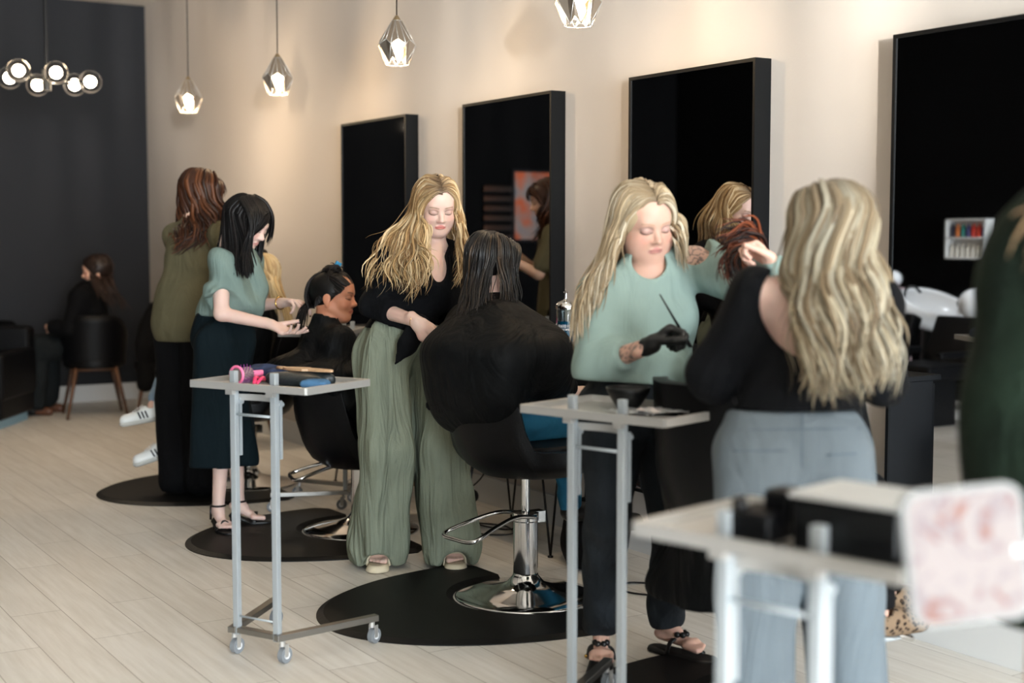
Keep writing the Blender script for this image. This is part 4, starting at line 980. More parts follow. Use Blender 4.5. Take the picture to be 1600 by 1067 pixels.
# --- blonde seen from behind, blue grey trousers
def person_back():
    z = 3.42; J = {}
    def j(n, x, y, d=0): J[n] = D(x, y, z + d)
    j('nk', 1282, 432, .0); j('ch', 1275, 515, .02); j('ws', 1250, 612, .0); j('pv', 1240, 690, .0)
    j('shR', 1372, 478, .02); j('shL', 1184, 462, -.02); j('elL', 1114, 585, .04); j('wrL', 1132, 560, .30); j('elR', 1382, 595, .06); j('wrR', 1330, 600, .30)
    j('hpR', 1292, 710, .02); j('hpL', 1182, 710, -.02); j('knR', 1318, 925, .04); j('knL', 1180, 925, -.03); j('anR', 1334, 1140, .10); j('anL', 1176, 1140, .02)
    for k in 'RL': J['an' + k][2] = .10; J['to' + k] = J['an' + k] + FW * .16 + np.array([0, 0, -.03]) - (0, 0, 0); J['to' + k][2] = .035
    HB = frame(cdir(-.25, -.35, -.9), (0, 0, 1))
    H = Human('person', (*G0(1240, 1260)[:2], 0), 'woman with long wavy blonde hair in black top and blue grey trousers, back to us', J, (D(1297, 378, z + .01), HB), (200, 164, 150), 1.02, 1.10,
        hands={'L': (cdir(-.5, .1, -.8), (0, 0, -1), cdir(.8, 0, -.4), dict(curl=(.6, .6, .6, .6))), 'R': (cdir(-.6, .1, -.8), (0, 0, -1), cdir(-.8, 0, -.4), dict(curl=(.6, .6, .6, .6)))}, res=.010, hres=.005)
    J = H.J
    f = U(.04, H.torso(.016), rc(J['shR'], J['elR'], .066, .056), rc(J['elR'], J['wrR'], .056, .042), rc(J['shL'], J['elL'], .066, .058), rc(J['elL'], J['wrL'], .058, .042))
    f = folds(f, .006, 30, seed=3); f = cut(f, D(1250, 640, z), -UP); scoop = rc(D(1284, 474, z - .4), D(1284, 474, z - .02), .146, .146, (UP, .95)); up_ = rc(D(1290, 400, z - .3), D(1290, 400, z + .3), .09, .09)
    f = sub(sub(f, scoop, .006), up_, .006)
    lo, hi = H.box(['nk', 'ws', 'shR', 'shL', 'elR', 'elL', 'wrL', 'wrR'], .15); H.part('top', f, C_blk, lo, hi, .008)
    lg = lambda k: U(.05, rc(J['hp' + k], J['kn' + k], .118, .10), rc(J['kn' + k], J['an' + k], .10, .105))
    t = U(.025, lg('R'), lg('L'), el(J['pv'], (.178, .125, .15), H.TB), el(D(1236, 660, z), (.165, .115, .08), H.TB)); t = cut(cut(folds(t, .006, 24, stretch=.1, seed=9), D(1240, 640, z), UP), (0, 0, .03), -Z3)
    lo, hi = H.box(['ws', 'hpR', 'hpL', 'anR', 'anL'], .2); q = H.part('trousers', t, C_grey, lo, hi, .0085)
    # waistband seam, back seam and pocket welts lie just proud of the cloth
    def seam(pts, r=.0022):
        out = []
        for x, y in pts:
            d = D(x, y, 1) - CAM; tt = np.linspace(z - .30, z + .05, 240); P = (CAM + d[None] * tt[:, None]).astype(f32); v = t(P); k = np.argmax(v < 0); out.append(P[k] if v[k] < 0 else D(x, y, z - .1))
        bm = new(); tube(bm, out, r, 6); H.bmpart('seam', bm, C_greyd, q)
    C_greyd = fab('blue_grey_seam', (84, 95, 104))
    seam([(1128 + i * 24, 672 - 1 * i * .3) for i in range(10)]); seam([(1253, 642 + i * 8) for i in range(12)]); seam([(1145 + i * 12, 704 + (i % 2) * .2) for i in range(8)]); seam([(1290 + i * 12, 711 - i * .6) for i in range(5)])
    for k in 'RL': H.part('shoe', cut(rc(J['an' + k] - Z3 * .05, J['to' + k], .045, .038), (0, 0, .002), -Z3), M_shoe_b, *bbox_of([J['an' + k], J['to' + k]], .09), h=.009)
    p = lambda x, y, d: D(x, y, z + d)
    g = guides_from(H, [(-100, [p(1232, 400, .02), p(1232, 440, -.04), p(1246, 475, -.12), p(1262, 530, -.17), p(1266, 570, -.18), p(1270, 600, -.19)]), (-70, [p(1238, 410, -.04), p(1248, 450, -.1), p(1266, 500, -.17), p(1274, 560, -.2), p(1268, 608, -.2)]),
        (-35, [p(1262, 410, -.11), p(1260, 470, -.16), p(1272, 540, -.2), p(1288, 622, -.21)]), (0, [p(1300, 410, -.13), p(1302, 480, -.18), p(1306, 550, -.2), p(1312, 622, -.21)]), (35, [p(1335, 410, -.11), p(1340, 470, -.16), p(1342, 550, -.19), p(1345, 615, -.2)]),
        (70, [p(1352, 410, -.04), p(1366, 460, -.10), p(1370, 530, -.15), p(1370, 610, -.16)]), (105, [p(1358, 400, .03), p(1376, 450, -.03), p(1384, 520, -.08), p(1386, 590, -.1)])])
    tn = L3((156, 145, 122), (132, 116, 92), (172, 162, 140), (114, 98, 76), (148, 142, 126)); rt = (lin((108, 98, 82)), .3)
    hair(H, 'hair', [dict(guides=g, n=440, r0=.0078, tones=tn, wave=(.013, 3.2), jit=.010, root=rt, seed=3, lenj=.07, m=6), dict(guides=g, n=140, r0=.0022, tones=tn, wave=(.016, 3.2), jit=.014, root=rt, seed=4, lenj=.08)], lin((116, 104, 84)))
    return H

# --- auburn client between the two blondes
def person_auburn():
    F3 = nrm((1, .0, 0)); Rr = np.array([0, -1, 0.]); c = np.array([2.80, 3.15, 0]); J = {}
    J['pv'] = c + (0, 0, .66); J['ws'] = c + (0, 0, .80); J['ch'] = c + (.06, 0, .95); J['nk'] = c + (.14, 0, 1.12)
    for k, q in (('R', 1), ('L', -1)):
        J['sh' + k] = J['nk'] + Rr * q * .165 - Z3 * .05; J['el' + k] = J['sh' + k] + F3 * .03 - Z3 * .25 + Rr * q * .04; J['wr' + k] = J['el' + k] + F3 * .08 - Rr * q * .16 - Z3 * .04
        J['hp' + k] = J['pv'] + Rr * q * .09; J['kn' + k] = J['hp' + k] + F3 * .38 + Z3 * .0 + Rr * q * .02
    J['anR'] = D(1374, 962, 4.2); J['anL'] = D(1388, 928, 4.42); J['toR'] = D(1424, 968, 4.25); J['toL'] = D(1444, 936, 4.46)
    H = Human('person', (2.86, 3.15, 0), 'auburn haired client in a black cape, mostly hidden between the two blonde women', J, (c + (.22, 0, 1.26), frame((1, .05, -.4))), (204, 162, 142), 1.0, 1.05, hands={'R': (-Rr, -Z3, F3, {}), 'L': (Rr, -Z3, F3, {})}, res=.012, hres=.0045)
    tr = U(.02, H.leg('R', .016), H.leg('L', .016), el(H.J['pv'], (.17, .14, .11), H.TB)); lo, hi = H.box(['pv', 'knR', 'knL', 'anR', 'anL'], .2); tr = cut(tr, (0, 0, .335), -Z3); H.part('trousers', tr, C_blk2, lo, hi, .011)
    cape = U(.08, el(J['ch'], (.21, .16, .20), H.TB), rc(J['shR'], J['shL'], .075, .075), rc(J['shR'], J['elR'], .08, .1), rc(J['shL'], J['elL'], .08, .1), rc(J['pv'] + F3 * .0 + Z3 * .05, J['pv'] + F3 * .26 + Z3 * .02, .20, .15), rc(J['pv'] - F3 * .15 - Z3 * .30, J['pv'] - F3 * .14 + Z3 * .1, .10, .12), rc(J['elL'], J['pv'] - F3 * .14 + (0, .14, -.28), .09, .10))
    cape = cut(folds(cape, .02, 22, stretch=.15, seed=6), (0, 0, .36), -Z3); lo, hi = bbox_of([c + (-.5, -.4, .3), c + (.5, .45, 1.25)], .06); H.part('cape', cape, C_cape, lo, hi, .011)
    z = 4.42; p = lambda x, y, d: D(x, y, z + d)
    g = [[p(1205, 405, .0), p(1185, 372, -.03), p(1165, 352, -.05), p(1140, 356, -.08), p(1122, 368, -.08)], [p(1200, 410, .02), p(1180, 380, -.02), p(1150, 366, -.04), p(1128, 385, -.05)], [p(1200, 415, 0), p(1178, 385, -.06), p(1150, 390, -.08), p(1140, 412, -.1), p(1148, 440, -.1)], [p(1205, 420, 0), p(1185, 395, -.07), p(1168, 400, -.1), p(1165, 430, -.12), p(1175, 460, -.1)]]
    gh = guides_from(H, [(a, [loc(H, math.sin(math.radians(a)) * .09, -math.cos(math.radians(a)) * .10, -.10), loc(H, math.sin(math.radians(a)) * .10, -math.cos(math.radians(a)) * .13, -.24)]) for a in range(-110, 111, 20)])
    tn = L3((86, 40, 22), (64, 30, 18), (106, 52, 28), (38, 22, 18), (26, 18, 18))
    hair(H, 'hair', [dict(guides=gh, n=160, r0=.006, tones=tn, wave=(.005, 2), jit=.006), dict(guides=g, n=210, r0=.0045, tones=tn, wave=(.010, 1.4), jit=.010, wstart=.1, seed=8, lenj=.12)], lin((46, 24, 18)))
    sole = mat('white_rubber', (160, 166, 168), .7)
    leo = mat('leopard_canvas', (176, 138, 100), .9, Specular_IOR_Level=.1); nt = leo.node_tree; v = nt.nodes.new('ShaderNodeTexVoronoi'); v.inputs['Scale'].default_value = 62; v.feature = 'F1'
    r = nt.nodes.new('ShaderNodeValToRGB'); r.color_ramp.interpolation = 'CONSTANT'; r.color_ramp.elements[0].color = lin((80, 60, 44)) + (1,); e1 = r.color_ramp.elements.new(.18); e1.color = lin((26, 20, 18)) + (1,); r.color_ramp.elements[-1].position = .42; r.color_ramp.elements[-1].color = lin((112, 94, 76)) + (1,)
    tc = nt.nodes.new('ShaderNodeTexCoord'); nt.links.new(tc.outputs['Object'], v.inputs[0]); nt.links.new(v.outputs[0], r.inputs[0]); nt.links.new(r.outputs[0], nt.nodes['Principled BSDF'].inputs['Base Color'])
    for k in 'RL':
        an, to = H.J['an' + k], H.J['to' + k]; d = nrm(to - an); u = nrm(Z3 - d * d[2]); hl = an - d * .04 - u * .045; tp = to + d * .03 - u * .0
        sh = cut(U(.02, rc(hl + u * .012, tp, .044, .036), rc(hl + u * .03, (hl + tp) / 2 + u * .02, .042, .036)), hl - u * .012, -u); sh = sub(sh, rc(an + u * .02, an - u * .01, .034, .034)); q = H.part('shoe', sh, leo, *bbox_of([hl, tp], .09), h=.006)
        so = cut(cut(rc(hl, tp - u * .002, .048, .042), hl - u * .012, u), hl - u * .036, -u); H.part('sole', so, sole, *bbox_of([hl, tp], .10), h=.006, parent=q)
    return H

# --- black haired stylist
def person_black():
    z = 6.92; J = {}
    def j(n, x, y, d=0): J[n] = D(x, y, z + d)
    j('nk', 372, 398, .0); j('ch', 362, 445, .0); j('ws', 345, 492, .0); j('pv', 347, 525, .0)
    j('shR', 345, 415, -.13); j('shL', 392, 410, .15); j('elR', 346, 490, -.19); j('wrR', 424, 507, -.20); j('elL', 396, 478, .19); j('wrL', 442, 473, .05)
    j('hpR', 345, 540, -.08); j('hpL', 355, 540, .08); j('knR', 347, 680, -.08); j('knL', 366, 680, .10)
    tR = G0(356, 838); tL = G0(412, 821); J['toR'] = tR + (0, 0, .035); J['toL'] = tL + (0, 0, .035); J['anR'] = D(341, 793, z - .07); J['anL'] = D(373, 786, z + .08); 
    HB = frame(cdir(.86, -.46, .22), cdir(.1, 1, .0))
    H = Human('person', G0(355, 830), 'black haired stylist in sage tee and dark teal culottes lifting her client\'s hair', J, (D(384, 350, z), HB), (214, 182, 170), .94, 1.12, face=dict(lip=(196, 120, 116), brow=(40, 32, 30)),
        hands={'R': (cdir(.86, -.42, .2), cdir(.1, .9, .3), cdir(.3, .4, -.8), dict(curl=(.25, .4, .55, .6), thumb=(.7, .5), s=1.1)),
               'L': (cdir(.78, .05, .5), cdir(.35, -.7, .3), cdir(.5, .75, .1), dict(curl=(.5, .65, .8, .9), thumb=(1.0, -.05), s=1.12))}, res=.009, hres=.0032, feet=.04)
    J = H.J
    f = U(.05, H.torso(.018), cut(rc(J['shR'], J['elR'], .072, .070), J['shR'] + (J['elR'] - J['shR']) * .62, J['elR'] - J['shR'], .003), cut(rc(J['shL'], J['elL'], .070, .066), J['shL'] + (J['elL'] - J['shL']) * .62, J['elL'] - J['shL'], .003), el(D(372, 475, z - .02), (.15, .13, .09), H.TB), rc(D(388, 412, z + .02), D(400, 450, z + .02), .05, .06))
    f = folds(f, .012, 30, ax=cdir(.5, -1, 0), stretch=.25, seed=3); f = cut(f, D(350, 496, z), cdir(-.05, -1, 0)); f = sub(f, rc(J['nk'] + Z3 * .05, J['nk'] + Z3 * .01, .07, .062))
    lo, hi = H.box(['nk', 'pv', 'shR', 'shL', 'elR', 'elL'], .15); q = H.part('tee', f, C_sage3, lo, hi, .007)
    sk = U(.05, el(J['pv'], (.15, .15, .14), H.TB), el(J['ws'] - Z3 * .02, (.138, .122, .10), H.TB), rc(J['hpR'], D(338, 735, z - .08), .118, .105), rc(J['hpL'], D(376, 715, z + .10), .105, .098)); sk = folds(sk, .020, 26, stretch=.06, seed=12)
    sk = cut(cut(sk, D(350, 488, z), cdir(.05, 1, 0)), D(350, 728, z), cdir(-.02, -1, .0)); inn = U(.03, rc(D(340, 700, z - .08), D(338, 760, z - .08), .085, .095), rc(D(376, 690, z + .10), D(376, 750, z + .10), .08, .085)); sk = sub(sk, inn, .004)
    lo, hi = H.box(['pv', 'hpR', 'hpL', 'knR', 'knL'], .26); H.part('culottes', sk, C_teal, lo, hi, .0075)
    for k in 'RL':
        to, an = J['to' + k], J['an' + k]; dd = to - an; dd[2] = 0; dd = nrm(dd); sd = np.cross(dd, Z3); c = to - dd * .05; hl = np.array([*(an - dd * .025)[:2], .075])
        so = U(.01, cut(rc(c - Z3 * .006, c + dd * .06 - Z3 * .006, .042, .036), (c[0], c[1], .026), Z3), rc(c - dd * .02 - Z3 * .012, hl - Z3 * .02, .03, .028, (Z3, .3)), rc(hl - Z3 * .02, hl - dd * .006 - Z3 * .062, .022, .013)); so = cut(so, (0, 0, .003), -Z3); q = H.part('heeled_sandal', so, M_shoe_b, *bbox_of([to, hl], .10), h=.006)
        bm = new(); tube(bm, bez([c - sd * .044 + Z3 * -.01, c + dd * .01 + Z3 * .036, c + sd * .044 + Z3 * -.01], 12), .013, 8, sq=.3)
        r_ = [an + sd * .036 * math.cos(t) + dd * .036 * math.sin(t) + Z3 * .012 for t in np.linspace(0, 2 * PI, 20, endpoint=False)]; tube(bm, r_, .005, 6, closed=True)
        for s_ in (-1, 1): tube(bm, [hl + sd * s_ * .03 - Z3 * .01, an + sd * s_ * .03 - dd * .02 + Z3 * .01], .006, 6)
        H.bmpart('strap', bm, M_shoe_b, q)
    ring(H, 'bracelet', J['wrL'] - nrm(J['wrL'] - J['elL']) * .02, J['wrL'] - J['elL'], .031, .0035, M_gold)
    for k in 'RL':
        for pt, v, r in H.tips[k]: bm = new(); bmesh.ops.create_icosphere(bm, subdivisions=2, radius=r * .72, matrix=Matrix.Translation(Vector(pt + v * r * .45))); H.bmpart('painted_nail', bm, M_black)
    p = lambda x, y, d: D(x, y, z + d)
    g = guides_from(H, [(-120, [p(412, 365, .06), p(408, 395, .08), p(402, 430, .08)]), (-80, [p(400, 380, .12), p(395, 420, .12)]), (0, [p(347, 365, .02), p(342, 385, .0), p(344, 400, -.04)]), (40, [p(352, 375, -.06), p(354, 400, -.1), p(366, 430, -.16)]),
        (75, [p(372, 385, -.12), p(374, 410, -.17), p(378, 432, -.2)]), (95, [p(388, 380, -.13), p(382, 405, -.18), p(383, 434, -.2)]), (110, [p(384, 376, -.13), p(384, 398, -.16), p(388, 418, -.18), p(388, 434, -.19)]), (126, [p(390, 366, -.12), p(388, 385, -.14), p(392, 405, -.17), p(396, 420, -.18)])])
    tn = L3((16, 15, 16), (24, 21, 21), (12, 12, 13)); T_ = loc(H, .0, -.02, .128)
    bang = [[T_, p(398, 306, .02), p(415, 317, .05), p(425, 338, .07), p(424, 360, .10), p(418, 380, .12)], [T_, p(396, 306, -.02), p(413, 320, -.03), p(420, 340, -.04), p(413, 352, -.07), p(396, 366, -.11), p(388, 384, -.13)], [T_, p(386, 308, -.08), p(398, 328, -.12), p(397, 348, -.13), p(386, 370, -.14), p(382, 395, -.16)], [T_, p(376, 310, -.10), p(386, 332, -.14), p(392, 355, -.15), p(390, 380, -.16), p(386, 410, -.18)]]
    hair(H, 'hair', [dict(guides=g, n=520, r0=.006, tones=tn, wave=(.002, 1), jit=.005, seed=2, lenj=.07, taper=.3), dict(guides=bang[:1], n=40, r0=.005, tones=tn, jit=.005, seed=7, lenj=.05), dict(guides=bang[1:], n=150, r0=.006, tones=tn, jit=.004, seed=6, lenj=.05)], lin((12, 11, 12)), m=HAIRBLK, hairline=(.088, .040, .7), off=.012)
    # the lock she is lifting belongs to the client and is built with her
    return H

# --- stylist in olive tunic
def person_olive():
    z = 7.72; f7 = nrm((.849, .529, 0)); r7 = np.array([f7[1], -f7[0], 0]); J = {}; up = Z3
    pv = D(290, 540, z); pv[2] = .98; J['pv'] = pv; J['ws'] = pv + up * .14 ; J['ch'] = pv + up * .34 + f7 * .01 + RT * .03; J['nk'] = pv + up * .54 + f7 * .03 + RT * .055
    for k, q in (('R', 1), ('L', -1)):
        J['sh' + k] = J['nk'] + r7 * q * .155 - up * .06; J['el' + k] = J['sh' + k] - up * .24 + f7 * .10 + r7 * q * .04
        J['wr' + k] = J['el' + k] + f7 * .20 - r7 * q * .10 + up * .10; J['hp' + k] = pv + r7 * q * .085; J['kn' + k] = J['hp' + k] - up * .42 + f7 * .01; J['an' + k] = J['kn' + k] - up * .46
        J['an' + k][2] = .10; J['to' + k] = J['an' + k] + f7 * .16; J['to' + k][2] = .035
    J['wrL'] = J['wrL'] + up * .07
    hc = J['nk'] + up * .165 + f7 * .04
    H = Human('person', (pv[0], pv[1], 0), 'auburn curly haired stylist in olive tunic and black trousers, seen from behind', J, (hc, frame(f7 + np.array([0, 0, -.28]))), (214, 176, 154), .98, 1.10,
        face=dict(lip=(170, 100, 92), brow=(70, 44, 32)), hands={'R': (nrm(f7 - r7 * .5 + up * .3), -r7, nrm(up * .8 - f7 * .2), dict(curl=(.6, .7, .8, .8))), 'L': (nrm(f7 + r7 * .5), r7, up, dict(curl=(.6, .7, .8, .8)))}, res=.011, hres=.0042)
    J = H.J
    f = U(.06, H.torso(.024), el(J['pv'], (.180, .145, .20), H.TB), el(J['ws'], (.165, .130, .16), H.TB), rc(J['shR'], J['elR'] * .75 + J['shR'] * .25, .056, .056), rc(J['shL'], J['elL'] * .75 + J['shL'] * .25, .056, .056)); f = folds(f, .008, 22, stretch=.1, seed=2)
    f = cut(f, pv + up * -.09 + (0, 0, .18), -Z3) if False else cut(f, pv + up * -.10, -Z3); lo, hi = H.box(['nk', 'pv', 'shR', 'shL', 'elR', 'elL'], .26); H.part('tunic', sub(f, rc(J['nk'] + up * .1, J['nk'] + up * .02, .065, .065)), C_olive, lo, hi, .009)
    lg = lambda k: U(.04, rc(J['hp' + k], J['kn' + k], .10, .098), rc(J['kn' + k], J['an' + k], .098, .10))
    t = cut(folds(U(.03, lg('R'), lg('L'), el(pv, (.165, .13, .12), H.TB)), .010, 26, stretch=.05, seed=4), (0, 0, .03), -Z3); lo, hi = H.box(['pv', 'hpR', 'hpL', 'anR', 'anL'], .2); H.part('trousers', t, C_blk2, lo, hi, .010)
    for k in 'RL': H.part('shoe', cut(rc(J['an' + k] - up * .05, J['to' + k], .045, .036), (0, 0, .002), -Z3), M_shoe_b, *bbox_of([J['an' + k], J['to' + k]], .09), h=.010)
    p = lambda x, y, d: D(x, y, z + d)
    g = guides_from(H, [(-128, [loc(H, -.075, .055, -.06), loc(H, -.085, .06, -.15), loc(H, -.08, .07, -.25)]), (-95, [p(285, 355, .02), p(280, 385, .02), p(285, 400, .03)]), (-60, [p(285, 345, -.02), p(275, 375, -.1), p(266, 392, -.13)]), (-30, [p(296, 350, -.1), p(283, 375, -.16), p(272, 392, -.19)]),
        (0, [p(312, 345, -.12), p(300, 365, -.17), p(285, 395, -.2)]), (40, [p(330, 345, -.1), p(325, 365, -.12), p(318, 385, -.14)]), (85, [p(345, 350, .02), p(347, 370, .05), p(345, 385, .08)]), (128, [loc(H, .078, .055, -.06), loc(H, .09, .06, -.15), loc(H, .085, .075, -.26)])])
    tn = L3((64, 36, 20), (52, 28, 17), (80, 46, 26), (38, 22, 15)); bang = [[loc(H, x * .3, .03, .118), loc(H, x * .8, .085, .095), loc(H, x, .107, .055), loc(H, x * 1.05, .104, .028)] for x in (-.062, -.04, -.015, .015, .04, .062)]
    hair(H, 'hair', [dict(guides=g, n=330, r0=.0090, tones=tn, wave=(.026, 2.8), jit=.011, seed=2), dict(guides=bang, n=90, r0=.0045, tones=tn, jit=.003, seed=3)], lin((52, 30, 20)), off=.014)
    return H

# --- client with pinned-up wet hair
def seated(name, label, c, F3, seatz, lean=0.0, hd=None, skin=(214, 160, 130), hs=1.08, feetpos=None, shin=.42, **kw):
    F3 = nrm(F3); Rr = np.array([F3[1], -F3[0], 0]); J = {}
    J['pv'] = c + Z3 * (seatz + .11); J['ws'] = J['pv'] + Z3 * .13 + F3 * lean * .3; J['ch'] = J['pv'] + Z3 * .29 + F3 * lean * .7; J['nk'] = J['pv'] + Z3 * .455 + F3 * lean
    for k, q in (('R', 1), ('L', -1)):
        J['sh' + k] = J['nk'] + Rr * q * .165 - Z3 * .055; J['el' + k] = J['sh' + k] + F3 * .06 - Z3 * .25 + Rr * q * .05; J['wr' + k] = J['el' + k] + F3 * .23 - Rr * q * .08 + Z3 * .01
        J['hp' + k] = J['pv'] + Rr * q * .09 - Z3 * .01; J['kn' + k] = J['hp' + k] + F3 * .43 + Rr * q * .02; J['an' + k] = J['kn' + k] - Z3 * shin + F3 * .06; J['to' + k] = J['an' + k] + F3 * .15 - Z3 * .05
    for k, v in (feetpos or {}).items(): J[k] = np.asarray(v, float)
    hc = J['nk'] + Z3 * .16 + F3 * .03 if hd is None else hd[0]; HB = frame(F3 + np.array([0, 0, -.1])) if hd is None else hd[1]
    return Human(name, (c[0], c[1], 0), label, J, (hc, HB), skin, .98, hs, **kw), F3, Rr
def person_bun():
    z = 6.86; c = np.array([2.95, 6.22, 0]); hc = D(521, 466, z)
    H, F3, Rr = seated('person', 'dark haired smiling client in profile, black cape, wet hair pinned up', c, (.93, -.15, 0), .42, -.13, (hc, frame(cdir(.97, -.06, .16), cdir(.02, 1, 0))), (206, 140, 108), 1.10,
        feetpos=dict(anR=(3.38, 6.10, .22), toR=(3.51, 6.07, .15), anL=(3.40, 6.36, .22), toL=(3.54, 6.36, .16)), face=dict(lip=(176, 96, 84), brow=(60, 40, 30), lid=(150, 100, 80)), res=.012, hres=.0032)
    J = H.J
    cape = U(.06, rc(J['nk'] + Z3 * .055, J['nk'] - Z3 * .02, .066, .085), el(J['ch'], (.20, .155, .20), H.TB), rc(J['shR'], J['shL'], .075, .075), rc(J['shR'], J['elR'], .08, .095), rc(J['shL'], J['elL'], .08, .095), rc(J['pv'] + Z3 * .06, J['pv'] + F3 * .34 + Z3 * .04, .19, .15), rc(J['elR'], J['pv'] - F3 * .10 + Rr * .08 + Z3 * .08, .09, .08), el(c + (-.12, 0, .80), (.32, .33, .12)))
    cape = cut(folds(cape, .012, 24, ax=(.3, 0, 1), stretch=.3, seed=21), J['pv'] - Z3 * .12, -Z3); cape = sub(cape, rc(J['nk'] + Z3 * .07, J['nk'] + Z3 * .16, .048, .07)); lo, hi = bbox_of([c + (-.55, -.45, .30), c + (.55, .45, 1.15)], .05); H.part('cape', cape, C_cape, lo, hi, .010)
    tr = U(.02, H.leg('R', .016), H.leg('L', .016)); lo, hi = H.box(['hpR', 'hpL', 'knR', 'knL', 'anR', 'anL'], .16); H.part('trousers', cut(tr, (0, 0, .30), -Z3), C_blk2, lo, hi, .011)
    for k in 'RL':
        an, to = J['an' + k], J['to' + k]; d = nrm(to - an); u = nrm(Z3 - d * d[2]); hl = an - d * .04 - u * .04; q = H.part('clog', cut(U(.02, rc(hl + u * .015, to + d * .03, .045, .036), rc(hl + u * .035, (hl + to) / 2 + u * .02, .042, .034)), hl - u * .012, -u), M_shoe_b, *bbox_of([hl, to], .10), h=.007)
        H.part('sole', cut(cut(rc(hl, to + d * .03, .046, .038), hl - u * .012, u), hl - u * .032, -u), M_tan, *bbox_of([hl, to], .10), h=.007, parent=q)
    S_ = lambda x, y, zz: loc(H, x, y, zz)
    g = []
    for s_ in (-1, 1):          # swept back and up to the bun
        for y_, z_ in ((.078, .060), (.060, .030), (.035, .012), (.0, .012), (-.03, -.015), (-.06, -.045)):
            g.append([S_(s_ * .058 if y_ > .07 else s_ * .074, y_, z_), S_(s_ * .070, y_ * .6 - .02, z_ + .03), S_(s_ * .052, -.01, .095), S_(s_ * .02, -.005, .122)])
    g = g[:6][::-1] + [[S_(0, .086, .070), S_(0, .05, .110), S_(0, .0, .126)]] + g[6:]
    back = [[S_(x, -.10, -.05), S_(x * .9, -.118, .0), S_(x * .6, -.105, .07), S_(x * .3, -.05, .12)] for x in (-.05, -.02, .02, .05)]
    bun = [[S_(.028 * math.cos(a) * s_, -.01 + .028 * math.sin(a), .128 + .012 * math.sin(2 * a)) for a in np.linspace(t0, t0 + 5.2, 8)] for t0 in (0, 1.5, 3) for s_ in (1, .6)]
    p = lambda x, y, d: D(x, y, z + d)
    tail = [[S_(.03, -.115, -.02), p(484, 472, .0), p(474, 480, -.03), p(468, 500, -.05), p(466, 515, -.05)], [S_(-.02, -.115, -.03), p(484, 476, .0), p(476, 486, -.03), p(473, 505, -.05), p(470, 520, -.05)]]
    tn = L3((22, 19, 19), (32, 27, 26), (15, 14, 15))
    hair(H, 'hair', [dict(guides=g, n=260, r0=.0045, tones=tn, jit=.003, seed=1, lenj=.03), dict(guides=back, n=110, r0=.0045, tones=tn, jit=.003, seed=2), dict(guides=bun, n=60, r0=.007, tones=tn, jit=.006, seed=3), dict(guides=tail, n=70, r0=.003, tones=tn, jit=.008, wave=(.004, 2), seed=4)], lin((12, 11, 11)), m=HAIRBLK, hairline=(.080, .064, .92), low=-.06, off=.004)
    bm = new(); box(bm, Vector(S_(.005, .012, .150)), (.03, .012, .03), R=Matrix.Rotation(.5, 4, 'Y')); H.bmpart('hair_clip', bm, mat('turquoise_clip', (40, 140, 190), .4), smooth=False)
    return H
